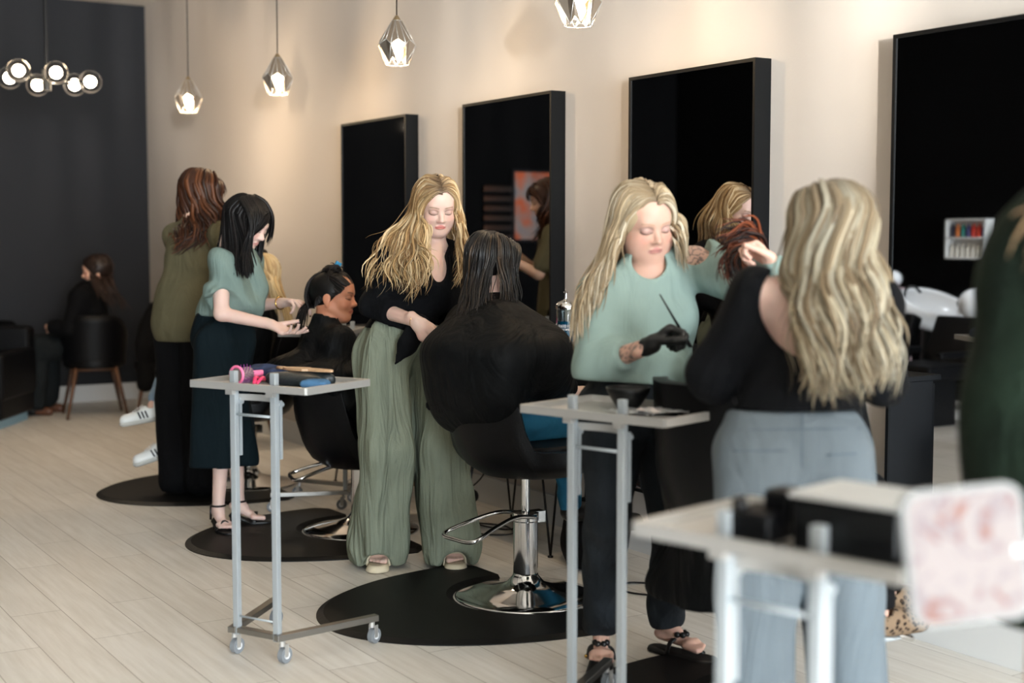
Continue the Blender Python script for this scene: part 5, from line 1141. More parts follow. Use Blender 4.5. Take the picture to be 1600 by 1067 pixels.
# --- ponytailed client at the back, white sneakers
def person_pony():
    z = 8.15; c = np.array([2.97, 7.74, 0]); F3 = nrm((-.849, .529, 0)); hc = D(404, 432, z + .02)
    f1 = D(205, 642, 7.95); f2 = D(240, 700, 7.80)
    H, F3, Rr = seated('person', 'client with long blonde ponytail and white three striped sneakers, half hidden at back', c, F3, .50, -.06, (hc, frame(cdir(-.93, -.1, -.1), (0, 0, 1))), (220, 178, 158), 1.08,
        feetpos=dict(anL=D(238, 634, 7.98), toL=D(180, 645, 7.95), anR=D(256, 690, 7.86), toR=D(208, 706, 7.82)), res=.012, hres=.0045)
    J = H.J; J['knL'] = J['knL']
    cape = U(.08, el(J['ch'], (.20, .155, .20), H.TB), rc(J['shR'], J['shL'], .075, .075), rc(J['shR'], J['elR'], .08, .1), rc(J['shL'], J['elL'], .08, .1), rc(J['pv'] + Z3 * .05, J['pv'] + F3 * .36 + Z3 * .04, .19, .15)); cape = cut(folds(cape, .018, 24, seed=31), J['pv'] - Z3 * .14, -Z3)
    lo, hi = bbox_of([c + (-.6, -.4, .45), c + (.5, .55, 1.2)], .05); H.part('cape', cape, C_cape, lo, hi, .012)
    js = []
    for k in 'RL': js += [rc(J['hp' + k], J['kn' + k], .10, .072), rc(J['kn' + k], J['kn' + k] + (J['an' + k] - J['kn' + k]) * .62, .068, .056)]
    lo, hi = H.box(['hpR', 'hpL', 'knR', 'knL', 'anR', 'anL'], .16); H.part('jeans', U(.02, *js), fab('light_blue_denim', (126, 146, 164), var=.2), lo, hi, .010)
    for k in 'RL':
        an, to = J['an' + k], J['to' + k]; d = nrm(to - an); u = nrm(Z3 - d * d[2]); sd = np.cross(d, u); hl = an - d * .045 - u * .055; tp = hl + d * .205
        up_ = U(.02, rc(hl + u * .012 + d * .01, tp, .040, .036), rc(hl + u * .045, hl + d * .09 + u * .028, .036, .034), rc(hl + d * .02 + u * .065, hl + d * .03 + u * .075, .036, .036)); up_ = sub(cut(up_, hl - u * .010, -u), rc(an + u * .035, an - u * .0, .036, .033)); q = H.part('sneaker', up_, M_sneak, *bbox_of([hl, tp], .12), h=.0055)
        H.part('sole', cut(cut(rc(hl, tp + d * .004, .045, .041), hl - u * .008, u), hl - u * .034, -u), mat('sneaker_sole', (190, 190, 184), .6), *bbox_of([hl, tp], .12), h=.0055, parent=q)
        for s_ in (-1, 1):
            bm = new()
            for i in range(3):
                a0 = hl + d * (.075 + i * .020) + u * .038 + sd * s_ * .036; a1 = hl + d * (.088 + i * .020) - u * .002 + sd * s_ * .0435; box(bm, Vector((a0 + a1) / 2), (.009, .005, float(np.linalg.norm(a1 - a0))), R=Matrix(np.array([d, sd, nrm(np.cross(d, sd)) * 1.0]).T.tolist()).to_4x4() @ Matrix.Rotation(-.22, 4, 'Y'))
            H.bmpart('stripe', bm, M_black, q, smooth=False)
        bm = new()
        for i in range(5): a0 = hl + d * (.10 + i * .014) + u * (.066 - i * .006); tube(bm, [a0 - sd * .02, a0 + u * .004, a0 + sd * .02], .003, 6)
        H.bmpart('laces', bm, M_whitep, q)
    p = lambda x, y, d: D(x, y, z + d)
    g = guides_from(H, [(-110, [p(392, 450, .1)]), (-50, [p(425, 440, .1), p(440, 470, .05)]), (0, [p(436, 440, -.0), p(446, 475, -.04), p(452, 505, -.08), p(456, 525, -.1)]), (50, [p(428, 440, -.1), p(440, 475, -.12), p(450, 510, -.14), p(455, 528, -.14)]), (110, [p(410, 420, -.1), p(420, 450, -.12), p(430, 480, -.12)])])
    tn = L3((206, 178, 130), (180, 148, 104), (220, 196, 152))
    hair(H, 'hair', [dict(guides=g, n=200, r0=.006, tones=tn, jit=.006, wave=(.003, 2), seed=1)], lin((180, 150, 110)))
    bm = new(); bmesh.ops.create_icosphere(bm, subdivisions=3, radius=.03, matrix=Matrix.Translation(Vector(loc(H, .03, -.03, .12)))); H.bmpart('hair_tie', bm, M_black)
    return H
# --- woman waiting on a wood legged chair by the charcoal wall
def person_waiting():
    z = 11.35; c = D(147, 560, z); c[2] = 0; F3 = cdir(-1, 0, -.15); F3[2] = 0; F3 = nrm(F3)
    H, F3, Rr = seated('person', 'long brown haired woman in black clothes seated by the charcoal wall, looking left', c, F3, .46, .04, (D(151, 424, z - .02), frame(cdir(-.95, -.18, .25))), (214, 164, 140), 1.10, shin=.40,
        face=dict(lip=(170, 100, 96), brow=(60, 40, 30)), hands={'R': (F3, -Z3, Z3 * .1 + cdir(0, 0, -1), dict(curl=(.5, .5, .5, .5)))} , res=.014, hres=.005)
    J = H.J; f = folds(U(.05, H.torso(.035), H.arm('R', .028), H.arm('L', .028), el(J['ws'], (.17, .14, .14), H.TB)), .01, 22, seed=2); lo, hi = H.box(['nk', 'pv', 'shR', 'shL', 'wrR', 'wrL'], .2)
    f = cut(f, J['wrR'] - nrm(J['wrR'] - J['elR']) * .03, F3); H.part('jumper', f, C_blk2, lo, hi, .012)
    t = U(.04, *[rc(J['hp' + k], J['kn' + k], .11, .09) for k in 'RL'], *[rc(J['kn' + k], J['an' + k] - Z3 * .02, .09, .12) for k in 'RL']); lo, hi = H.box(['pv', 'knR', 'knL', 'anR', 'anL'], .2); H.part('trousers', cut(folds(t, .014, 22, seed=3), (0, 0, .05), -Z3), fab('dark_grey_trouser', (24, 27, 28)), lo, hi, .012)
    for k in 'RL': H.part('shoe', cut(rc(np.array([*J['an' + k][:2], .045]), np.array([*(J['to' + k] + F3 * .05)[:2], .035]), .043, .034), (0, 0, .003), -Z3), M_shoe_b, *bbox_of([J['an' + k], J['to' + k]], .16), h=.010)
    p = lambda x, y, d: D(x, y, z + d)
    g = guides_from(H, [(-110, [p(148, 445, .1), p(150, 465, .1)]), (-50, [p(170, 440, .1), p(185, 470, .1)]), (0, [p(174, 440, .0), p(188, 465, .0), p(200, 485, .0)]), (50, [p(168, 445, -.1), p(182, 465, -.1), p(196, 490, -.1)]), (100, [p(152, 440, -.12), p(158, 460, -.15), p(165, 480, -.16)]), (124, [p(143, 425, -.1), p(145, 440, -.12), p(150, 455, -.14)])])
    hair(H, 'hair', [dict(guides=g, n=200, r0=.0075, tones=L3((40, 27, 21), (32, 21, 17), (52, 34, 26)), jit=.008, wave=(.006, 2), seed=1)], lin((32, 21, 17)), off=.013)
    return H
# --- person beside her, only the legs reach into the frame
def person_edge():
    z = 11.5; c = D(-42, 560, z); c[2] = 0; F3 = cdir(1, 0, .1); F3[2] = 0
    H, F3, Rr = seated('person', 'person seated at the left edge, only dark trousered legs and brown shoes showing', c, F3, .44, -.03, None, shin=.42, res=.016, hres=.006, hands={'R': (nrm(F3 - Z3), -Z3, nrm(cdir(0, 0, -1)), {})})
    J = H.J; f = U(.05, H.torso(.03), H.arm('R', .025), H.arm('L', .025)); lo, hi = H.box(['nk', 'pv', 'shR', 'shL', 'wrR', 'wrL'], .2); H.part('jumper', f, C_blk2, lo, hi, .014)
    t = U(.03, *[rc(J['hp' + k], J['kn' + k], .10, .075) for k in 'RL'], *[rc(J['kn' + k], J['an' + k], .075, .06) for k in 'RL']); lo, hi = H.box(['pv', 'knR', 'knL', 'anR', 'anL'], .2); H.part('trousers', folds(t, .01, 24, seed=3), fab('slate_trouser', (24, 28, 30)), lo, hi, .012)
    for k in 'RL': H.part('shoe', cut(U(.02, rc(np.array([*J['an' + k][:2], .045]), np.array([*(J['to' + k] + F3 * .05)[:2], .035]), .045, .036), rc(np.array([*J['an' + k][:2], .05]), J['an' + k], .045, .045)), (0, 0, .003), -Z3), mat('brown_leather', (84, 50, 32), .5), *bbox_of([J['an' + k], J['to' + k]], .16), h=.010)
    hg = guides_from(H, [(a, [loc(H, math.sin(math.radians(a)) * .09, -math.cos(math.radians(a)) * .10, -.08)]) for a in range(-110, 111, 20)])
    hair(H, 'hair', [dict(guides=hg, n=120, r0=.008, tones=L3((40, 30, 24)), jit=.004)], lin((36, 28, 22)))
    return H
# --- near woman in the dark green knit, right edge
def person_green():
    z = 2.25; J = {}
    def j(n, x, y, d=0): J[n] = D(x, y, z + d)
    j('nk', 1735, 335, 0); j('ch', 1725, 450, .0); j('ws', 1715, 620, 0); j('pv', 1710, 740, 0); j('shL', 1661, 400, -.0); j('shR', 1825, 390, .1); j('elL', 1620, 640, -.02); j('wrL', 1685, 790, .08); j('elR', 1865, 650, .1); j('wrR', 1845, 850, .1)
    j('hpL', 1670, 790, 0); j('hpR', 1755, 790, .03); j('knL', 1635, 1180, .0); j('knR', 1745, 1180, .05)
    for k in 'RL': J['an' + k] = J['kn' + k] * 1.0 + np.array([.0, .0, 0]); J['an' + k][2] = .10; J['to' + k] = J['an' + k] + FW * .16; J['to' + k][2] = .035; J['kn' + k][2] = .50
    H = Human('person', (*((J['anL'] + J['anR']) / 2)[:2], 0), 'blurred woman in dark green knit at the right edge, nearest the viewer', J, (D(1745, 255, z), frame(cdir(-.3, 0, -.9))), (214, 172, 156), 1.0, 1.05, res=.012, hres=.006, hands={'L': (cdir(.2, -1, 0), cdir(1, 0, 0), cdir(0, 0, -1), {})})
    J = H.J; f = folds(U(.06, H.torso(.035), rc(J['shL'], J['elL'], .070, .095), rc(J['elL'], J['wrL'], .082, .06), rc(J['shR'], J['elR'], .085, .08), rc(J['elR'], J['wrR'], .08, .06), el(J['pv'], (.20, .15, .17), H.TB), el(J['ws'], (.185, .14, .16), H.TB), rc(J['pv'], J['pv'] - Z3 * .16, .17, .185)), .010, 20, seed=1); f = cut(f, D(1600, 975, z), -Z3)
    lo, hi = H.box(['nk', 'pv', 'shR', 'shL', 'elL', 'wrL', 'elR'], .26); H.part('knit_dress', f, C_green, lo, hi, .010)
    for k in 'RL': H.part('shoe', cut(rc(J['an' + k] - Z3 * .05, J['to' + k], .045, .036), (0, 0, .002), -Z3), M_shoe_b, *bbox_of([J['an' + k], J['to' + k]], .09), h=.012)
    p = lambda x, y, d: D(x, y, z + d)
    g = guides_from(H, [(-110, [p(1662, 330, .0), p(1640, 380, -.06), p(1622, 430, -.10)]), (-60, [p(1662, 330, -.05), p(1628, 350, -.08), p(1612, 395, -.1)]), (-20, [p(1692, 340, -.08), p(1672, 440, -.12)]), (20, [p(1732, 350, -.1), p(1722, 450, -.13)]), (80, [p(1802, 340, 0), p(1812, 430, 0)])])
    hair(H, 'hair', [dict(guides=g, n=220, r0=.007, tones=L3((110, 88, 62), (134, 110, 82), (90, 70, 50)), jit=.010, wave=(.008, 2), seed=1)], lin((96, 76, 54)))
    return H

# ------------------------------------------------------------------ dining chairs by the charcoal wall, armchair
def dining_chair():
    e = empty('dining_chair', (0, 0, 0))
    bm = new(); NT, NV = 25, 8; rows = []
    for jv in range(NV):
        v = jv / (NV - 1); row = []
        for i in range(NT):
            t = -1.35 + 2.7 * i / (NT - 1); a = abs(t); top = .83 - .16 * max(0, (a - .5) / .85) ** 1.5; zz = .42 + (top - .42) * v
            row.append(bm.verts.new((-math.cos(t) * (.21 + .04 * v), math.sin(t) * (.235 + .02 * v), zz)))
        rows.append(row)
    for a, b in zip(rows[:-1], rows[1:]):
        for i in range(NT - 1): bm.faces.new((a[i], a[i + 1], b[i + 1], b[i]))
    q = obj('backrest', bm, M_leather, e, smooth=True); md = q.modifiers.new('t', 'SOLIDIFY'); md.thickness = .03; md.offset = 0
    bm = new(); prism(bm, [(.235 * math.cos(a), .225 * math.sin(a)) for a in [2 * PI * k / 32 for k in range(32)]], .40, .47); obj('seat', bm, M_leather, e, bevel=.015, auto=True)
    for sx in (-1, 1):
        for sy in (-1, 1):
            bm = new(); tube(bm, [(sx * .15, sy * .15, .41), (sx * .235, sy * .235, .0)], [.018, .011], 10); obj('leg', bm, M_wood, e, smooth=True)
        bm = new(); tube(bm, [(sx * .16, -.15, .39), (sx * .16, .15, .39)], .012, 8); obj('rail', bm, M_wood, e, smooth=True)
    return e
dc = dining_chair(); pc = D(147, 560, 11.35)
DCL = ['black shell chair on splayed wooden legs, with the waiting woman sitting on it', 'empty black chair on wooden legs against the pale wall beyond the stylists', 'dark chair in the far corner beside the waiting woman, a coat on it']
for i, (x, y, a) in enumerate([(pc[0], pc[1], math.radians(80)), (3.45, 9.25, PI), (3.50, 10.85, PI * .9)]):
    o = dc if i == 0 else copy_tree(dc)
    o.location = (x, y, 0); o.rotation_euler = (0, 0, a); tag(o, DCL[i], 'chair', 'wood legged waiting chairs')
fc = Fig('coat', (3.50, 10.85, 0), 'dark coat hanging over the corner chair by the charcoal wall', 'coat')
ct = U(.05, rc((3.50, 10.85, .84), (3.40, 10.78, .60), .12, .15), rc((3.62, 10.88, .80), (3.58, 10.80, .45), .10, .11), rc((3.38, 10.82, .70), (3.32, 10.74, .32), .09, .07)); fc.part('cloth', folds(ct, .03, 18, seed=4), C_blk2, (3.1, 10.5, .2), (3.85, 11.2, 1.1), .012)
ar = D(-82, 600, 10.8); e = empty('armchair', (ar[0], ar[1], 0), -YAW, 'low black upholstered armchair cut by the left edge, with a pale blue strip below', 'armchair')
bm = new(); box(bm, (0, 0, .24), (1.1, .75, .34)); obj('seat', bm, M_leather, e, bevel=.04, seg=3, auto=True)
bm = new(); box(bm, (0, .34, .50), (1.1, .16, .50)); obj('backrest', bm, M_leather, e, bevel=.05, seg=3, auto=True)
for s_ in (-1, 1):
    bm = new(); box(bm, (s_ * .50, 0, .40), (.14, .75, .36)); obj('armrest', bm, M_leather, e, bevel=.04, seg=3, auto=True)
bm = new(); box(bm, (0, -.0, .035), (1.0, .66, .07)); obj('plinth', bm, mat('pale_blue_plinth', (130, 160, 172), .5), e)

# ------------------------------------------------------------------ items on the consoles
gx, gy, _ = D(880, 500, 5.60) * 0; jx, jy = 3.60, 5.31
e = empty('disinfectant_jar', (jx, jy, .931), 0, 'clear jar of blue disinfectant with chrome lid standing on the black console', 'jar')
M_gl = mat('jar_glass', (240, 250, 250), .03, Transmission_Weight=1.0, IOR=1.25)
bm = new(); lathe(bm, [(0, .0), (.040, .0), (.044, .005), (.044, .195), (.040, .200), (.040, .006), (0, .006)], 36); obj('glass', bm, M_gl, e, auto=True)
bm = new(); lathe(bm, [(0, .008), (.0395, .008), (.0395, .135), (0, .135)], 36); obj('blue_fluid', bm, mat('blue_fluid', (6, 66, 96), .08, Specular_IOR_Level=.5), e, auto=True)
bm = new(); lathe(bm, [(0, -.0), (.048, 0), (.048, .018), (.045, .022), (.045, .026), (0, .026)], 36); obj('base_rim', bm, M_chrome, e, auto=True)
bm = new(); lathe(bm, [(.047, .192), (.047, .208), (.038, .222), (.012, .232), (.006, .238), (.006, .262), (.012, .268), (.0, .275)], 36); obj('lid', bm, M_chrome, e, auto=True)
ang = math.atan2(-jy, -jx) + .25; u_ = Vector((-math.sin(ang), math.cos(ang), 0)); n_ = Vector((math.cos(ang), math.sin(ang), 0))
bm = new()
for row, (txt, hgt, zz) in enumerate((('BARBICIDE', .013, .106), ('DISINFECTANT', .007, .094))):
    w = hgt * .8; tot = w * len(txt)
    for i, chh in enumerate(txt):
        for x0, y0, x1, y1 in GLYPH.get(chh, [(2, 0, 2, 6), (0, 6, 4, 6)] if chh == 'T' else ([(0, 0, 0, 6), (0, 6, 4, 0), (4, 0, 4, 6)] if chh == 'N' else [(0, 0, 0, 6), (0, 6, 4, 6), (0, 3, 3, 3)])):
            P_ = []
            for xx, yy in ((x0, y0), (x1, y1)):
                s_ = -(tot / 2) + w * i + xx / 4 * w * .72; th = s_ / .0448; P_.append(n_ * (.0448 * math.cos(th)) + u_ * (.0448 * math.sin(th)) + Vector((0, 0, zz + yy / 6 * hgt)))
            tube(bm, P_, .0009, 5)
obj('lettering', bm, M_whitep, e)
def simple(name, loc_, label, cat, builder, rz=0, group=None):
    e = empty(name, loc_, rz, label, cat, group); builder(e); return e
def pump(col):
    def b(e):
        bm = new(); lathe(bm, [(0, 0), (.03, 0), (.033, .01), (.033, .10), (.026, .125), (.012, .132), (0, .132)], 24); obj('bottle_body', bm, mat('bottle_plastic', col, .3), e, auto=True)
        bm = new(); lathe(bm, [(0, .13), (.012, .13), (.012, .148), (.005, .15), (.005, .175), (0, .175)], 16); box(bm, (-.012, 0, .172), (.035, .009, .007)); obj('pump_head', bm, M_whitep, e, auto=True)
    return b
simple('pump_bottle', (3.60, 5.72, .931), 'bright pink pump bottle on the console beneath the second nearest mirror', 'bottle', pump((200, 30, 110)))
def lidb(e):
    bm = new(); lathe(bm, [(0, 0), (.058, 0), (.062, .006), (.060, .012), (0, .013)], 32); obj('disc', bm, mat('cream_plastic', (214, 204, 186), .5), e, auto=True)
simple('round_dish', (3.50, 5.20, .931), 'flat cream round dish lying in front of the disinfectant jar', 'dish', lidb)
def stack(e):
    for i, (w, zc) in enumerate(((.17, .045), (.16, .095))):
        bm = new(); box(bm, (0, 0, zc), (.12, w, .022)); obj('shelf_tray', bm, mat('pale_tray', (176, 186, 186), .4) if i == 0 else bpy.data.materials['pale_tray'], e, bevel=.005)
    for s_ in (-1, 1):
        bm = new(); tube(bm, [(0, s_ * .07, 0), (0, s_ * .07, .12)], .005, 8); obj('support', bm, M_chrome, e, smooth=True)
simple('tray_rack', (3.63, 5.55, .931), 'small two tier pale tray rack on the console before the mirror', 'tray', stack)
def capb(e):
    bm = new(); lathe(bm, [(0, 0), (.012, 0), (.012, .05), (.008, .06), (0, .06)], 14); obj('tube_body', bm, M_whitep, e, auto=True); bm = new(); lathe(bm, [(0, .0), (.0135, .0), (.0135, .014), (0, .014)], 14); obj('cap', bm, mat('red_plastic', (190, 40, 50), .4), e, auto=True)
simple('small_tube', (3.46, 5.32, .931), 'small white tube with a red cap standing by the cream dish', 'tube', capb)

# ------------------------------------------------------------------ cables and bag on the floor
def cable(label, pts, r=.004):
    bm = new(); P_ = bez(pts, 90); tube(bm, P_, r, 8); o = obj('power_cable', bm, M_blackmetal, smooth=True); tag(o, label, 'cable', 'black cables under the consoles'); return o
cable('black cable looping on the floor below the farthest console and the chrome footrest', [(3.62, 6.02, .42), (3.55, 5.98, .25), (3.50, 6.2, .10), (3.45, 6.38, .01), (3.38, 6.05, .006), (3.42, 5.78, .006), (3.55, 5.70, .006), (3.62, 5.88, .006), (3.52, 6.02, .006), (3.60, 5.75, .02), (3.66, 5.72, .2), (3.64, 5.74, .42)])
cable('black cable coiled on the floor behind the sage sweater stylist\'s legs', [(3.68, 4.5, .42), (3.66, 4.52, .2), (3.6, 4.5, .01), (3.48, 4.36, .006), (3.40, 4.42, .006), (3.36, 4.52, .006), (3.45, 4.62, .006), (3.54, 4.52, .006), (3.46, 4.36, .008), (3.38, 4.30, .006), (3.5, 4.18, .006), (3.62, 4.1, .01), (3.66, 4.05, .2), (3.66, 4.0, .42)])
fb = Fig('bag', (3.55, 5.02, 0), 'soft black bag slumped on the floor under the console by the wall', 'bag')
bgf = cut(folds(U(.05, el((3.55, 5.02, .13), (.13, .17, .17)), rc((3.52, 4.95, .05), (3.58, 5.10, .05), .12, .12)), .012, 26, seed=4), (0, 0, .004), (0, 0, -1)); fb.part('bag_body', bgf, C_blk2, (3.3, 4.7, -.05), (3.8, 5.35, .4), .010)
bm = new(); tube(bm, bez([(3.50, 4.96, .26), (3.50, 4.98, .33), (3.53, 5.03, .35), (3.56, 5.08, .33), (3.57, 5.10, .26)], 16), .008, 8); fb.bmpart('handle', bm, M_leather)

# ------------------------------------------------------------------ on the focused trolley tray
ZT = .9415
def on(o_, lx, ly, k=0):            # trolley local -> world
    (p, a, lb) = TL[k]; a = math.radians(a); return (p[0] + lx * math.cos(a) - ly * math.sin(a), p[1] + lx * math.sin(a) + ly * math.cos(a), o_)
x, y, z_ = on(ZT, .07, .11)
e = empty('round_brush', (x, y, z_ + .034), math.radians(27), 'pink rimmed round brush with purple bristles lying on the tray between the posts', 'brush')
bm = new(); tube(bm, [(-.028, 0, 0), (.028, 0, 0)], .024, 24); obj('barrel', bm, mat('grey_taupe', (120, 104, 98), .6), e, auto=True)
bm = new()
for k in range(90):
    a = k * 2.4; xx = -.024 + .048 * (k / 89); tube(bm, [(xx, .022 * math.cos(a), .022 * math.sin(a)), (xx, .034 * math.cos(a), .034 * math.sin(a))], .0012, 3)
obj('bristles', bm, mat('purple_bristle', (130, 50, 130), .5), e)
bm = new(); tube(bm, [(-.034, .029 * math.cos(a), .029 * math.sin(a)) for a in np.linspace(0, 2 * PI, 28, endpoint=False)], .005, 8, closed=True); obj('rim', bm, mat('pink_plastic', (226, 110, 150), .35), e, smooth=True)
bm = new(); tube(bm, [(.03, 0, 0), (.16, .0, -.008)], [.010, .013], 12); obj('handle', bm, bpy.data.materials['pink_plastic'], e, smooth=True)
x, y, z_ = on(ZT, .05, .02); e = empty('hair_clip', (x, y, z_), math.radians(50), 'hot pink hair clip beside the right hand trolley post', 'hair clip')
for s_ in (-1, 1):
    bm = new(); tube(bm, bez([(-.04, s_ * .004, .012), (0, s_ * .012, .03), (.045, s_ * .002, .016)], 10), .007, 8, sq=.6); obj('clip_jaw', bm, mat('hot_pink', (226, 50, 100), .35) if s_ == -1 else bpy.data.materials['hot_pink'], e, smooth=True)
def pouch(name, label, p, rz, sx, sy, sz, m, cat, seed, extra=None):
    F_ = Fig(name, (0, 0, 0), label, cat); F_.root.location = p; F_.root.rotation_euler[2] = rz; f = folds(U(.02, rc((-sx, -sy * .6, sz), (sx, -sy * .6, sz), sz, sz), rc((-sx, sy * .6, sz), (sx, sy * .6, sz), sz * .9, sz * .9), el((0, 0, sz), (sx * 1.05, sy, sz * 1.1))), .006, 50, (1, 0, 0), .3, seed)
    f = cut(f, (0, 0, .001), (0, 0, -1)); F_.part('cloth', f, m, (-sx - sz - .03, -sy - sz - .03, -.02), (sx + sz + .03, sy + sz + .03, sz * 2.6), .005); return F_
M_navy = fab('navy_canvas', (52, 62, 88)); M_dkl = mat('dark_teal_leather', (20, 30, 34), .4, bump=.2, bscale=120)
pouch('tool_pouch', 'navy fabric pouch standing behind the pink round brush on the tray', on(ZT, .20, .13), math.radians(117), .06, .035, .028, M_navy, 'pouch', 3)
pouch('tool_case', 'flat black leather tool case in the middle of the focused tray', on(ZT, .16, -.07), math.radians(-63), .105, .06, .018, M_dkl, 'case', 5)
pouch('folded_towel', 'small folded blue towel at the near right corner of the focused tray', on(ZT, .09, -.19), math.radians(-40), .035, .03, .013, fab('blue_towel', (70, 106, 140)), 'towel', 7)
x, y, z_ = on(ZT + .046, .19, -.08); e = empty('comb_board', (x, y, z_), math.radians(-63), 'tan wooden paddle lying on top of the black tool case', 'paddle')
bm = new(); prism(bm, [(.11 * math.cos(a) * 1.0, .035 * math.sin(a) * (1 if math.cos(a) < 0 else .6)) for a in [2 * PI * k / 40 for k in range(40)]], 0, .008); obj('blade', bm, M_tan, e, auto=True)
bm = new(); tube(bm, [(-.10, 0, .004), (-.14, 0, .004)], .006, 8); obj('grip', bm, M_tan, e, smooth=True)
x, y, z_ = on(ZT, .23, .02); e = empty('scissors', (x, y, z_ + .005), math.radians(-40), 'dark steel scissors lying behind the tool case on the tray', 'scissors')
bm = new(); tube(bm, [(0, .004, 0), (.09, -.004, .004)], [.004, .001], 6); tube(bm, [(0, -.004, 0), (.09, .006, .004)], [.004, .001], 6); obj('blade', bm, M_steel, e)
for s_ in (-1, 1):
    bm = new(); tube(bm, [(-.045 + .016 * math.cos(a), s_ * .018 + .013 * math.sin(a), .002) for a in np.linspace(0, 2 * PI, 18, endpoint=False)], .003, 6, closed=True); tube(bm, [(0, -s_ * .003, 0), (-.03, s_ * .012, .002)], .003, 6); obj('finger_loop', bm, M_blackmetal, e, smooth=True)

# ------------------------------------------------------------------ on the second trolley
x, y, z_ = on(ZT, .21, .045, 1)
e = empty('tint_bowl', (x, y, z_), 0, 'glossy black tint bowl on the tray before the sage sweater stylist', 'bowl')
bm = new(); lathe(bm, [(0, 0), (.035, 0), (.042, .012), (.062, .045), (.068, .062), (.064, .062), (.056, .042), (.034, .010), (0, .008)], 40); obj('bowl', bm, M_black, e, smooth=True)
bm = new(); lathe(bm, [(0, .03), (.048, .032)], 30, cap=False); obj('tint', bm, mat('dark_tint', (40, 24, 30), .3), e, smooth=True)
for i, (lx, ly, w, h_) in enumerate(((.12, -.05, .11, .16), (.16, -.12, .10, .15))):
    x, y, z_ = on(ZT + .002 + i * .006, lx, ly, 1); bm = new(); vs = {}
    for a in range(9):
        for b in range(9): vs[a, b] = bm.verts.new((w * (a / 8 - .5), h_ * (b / 8 - .5), .003 * math.sin(a * 2 + b) + .003))
    for a in range(8):
        for b in range(8): bm.faces.new((vs[a, b], vs[a + 1, b], vs[a + 1, b + 1], vs[a, b + 1]))
    o = obj('foil_sheet', bm, M_chrome if False else mat('foil', (214, 216, 218), .3, .8) if i == 0 else bpy.data.materials['foil']); o.location = (x, y, z_); o.rotation_euler[2] = .3 + i * .5
    md = o.modifiers.new('t', 'SOLIDIFY'); md.thickness = .001
    tag(o, ['crumpled silver foil sheet beside the black tint bowl', 'silver foil sheet at the near side of the second tray'][i], 'foil', 'foil sheets on the second tray')

# ------------------------------------------------------------------ on the nearest trolley
x, y, z_ = on(ZT, .095, -.12, 2)
e = empty('storage_case', (x, y, z_), math.radians(14), 'blurred black storage case with a white lid on the nearest tray', 'case')
bm = new(); box(bm, (0, 0, .045), (.15, .19, .085)); obj('body', bm, M_black, e, bevel=.008, seg=3)
bm = new(); box(bm, (0, 0, .093), (.16, .20, .010)); obj('lid', bm, mat('case_lid_white', (170, 170, 168), .8), e, bevel=.004)
x, y, z_ = on(ZT, .05, .05, 2); e = empty('clipper_holder', (x, y, z_), math.radians(14), 'blurred black clipper holder left of the storage case, nearest tray', 'holder')
bm = new(); box(bm, (0, 0, .03), (.10, .09, .05)); box(bm, (.02, -.03, .06), (.06, .05, .06)); obj('holder_body', bm, M_leather, e, bevel=.01, seg=3)
bm = new(); tube(bm, [(-.03, .02, .05), (-.035, .025, .075)], [.014, .012], 14); obj('clipper', bm, M_black, e, smooth=True)
mm = mat('pink_marble', (228, 218, 214), .9, Specular_IOR_Level=.08); nt = mm.node_tree; n = nt.nodes.new('ShaderNodeTexNoise'); n.inputs['Scale'].default_value = 20; n.inputs['Detail'].default_value = 5; n.inputs['Distortion'].default_value = 1.4
r = nt.nodes.new('ShaderNodeValToRGB'); r.color_ramp.elements[0].position = .36; r.color_ramp.elements[0].color = lin((110, 80, 72)) + (1,); r.color_ramp.elements[1].position = .49; r.color_ramp.elements[1].color = lin((122, 114, 112)) + (1,); q_ = r.color_ramp.elements.new(.43); q_.color = lin((108, 100, 102)) + (1,)
tc = nt.nodes.new('ShaderNodeTexCoord'); nt.links.new(tc.outputs['Object'], n.inputs[0]); nt.links.new(n.outputs[0], r.inputs[0]); nt.links.new(r.outputs[0], nt.nodes['Principled BSDF'].inputs['Base Color'])
pc_ = D(1508, 866, 1.86); Rm = Matrix(np.array([RT, FW, UP]).T.tolist()) @ Matrix.Rotation(-.10, 3, 'Y')
e = empty('marbled_palette', tuple(pc_), 0, 'white rounded palette with pink marbling held up at the right, very near', 'palette'); e.rotation_euler = Rm.to_euler()
def rounded(w, h, r_, y0, y1, bm):
    pts = []
    for cx_, cz_, a0 in ((w - r_, h - r_, 0), (-w + r_, h - r_, PI / 2), (-w + r_, -h + r_, PI), (w - r_, -h + r_, 1.5 * PI)):
        for k in range(9): a = a0 + PI / 2 * k / 8; pts.append((cx_ + r_ * math.cos(a), cz_ + r_ * math.sin(a)))
    A_ = [bm.verts.new((x, y0, z)) for x, z in pts]; B_ = [bm.verts.new((x, y1, z)) for x, z in pts]; n_ = len(pts)
    for k in range(n_): bm.faces.new((A_[k], A_[(k + 1) % n_], B_[(k + 1) % n_], B_[k]))
    bm.faces.new(A_[::-1]); bm.faces.new(B_)
bm = new(); rounded(.082, .092, .026, -.008, .008, bm); obj('rim', bm, mat('palette_white', (124, 124, 123), .9, Specular_IOR_Level=.08), e, bevel=.003)
bm = new(); rounded(.074, .084, .022, -.0095, .0, bm); obj('marbled_face', bm, mm, e)
bm = new(); tube(bm, [(.06, 0, .0), (.16, .02, -.01)], [.012, .015], 12); obj('handle', bm, M_whitep, e, smooth=True)

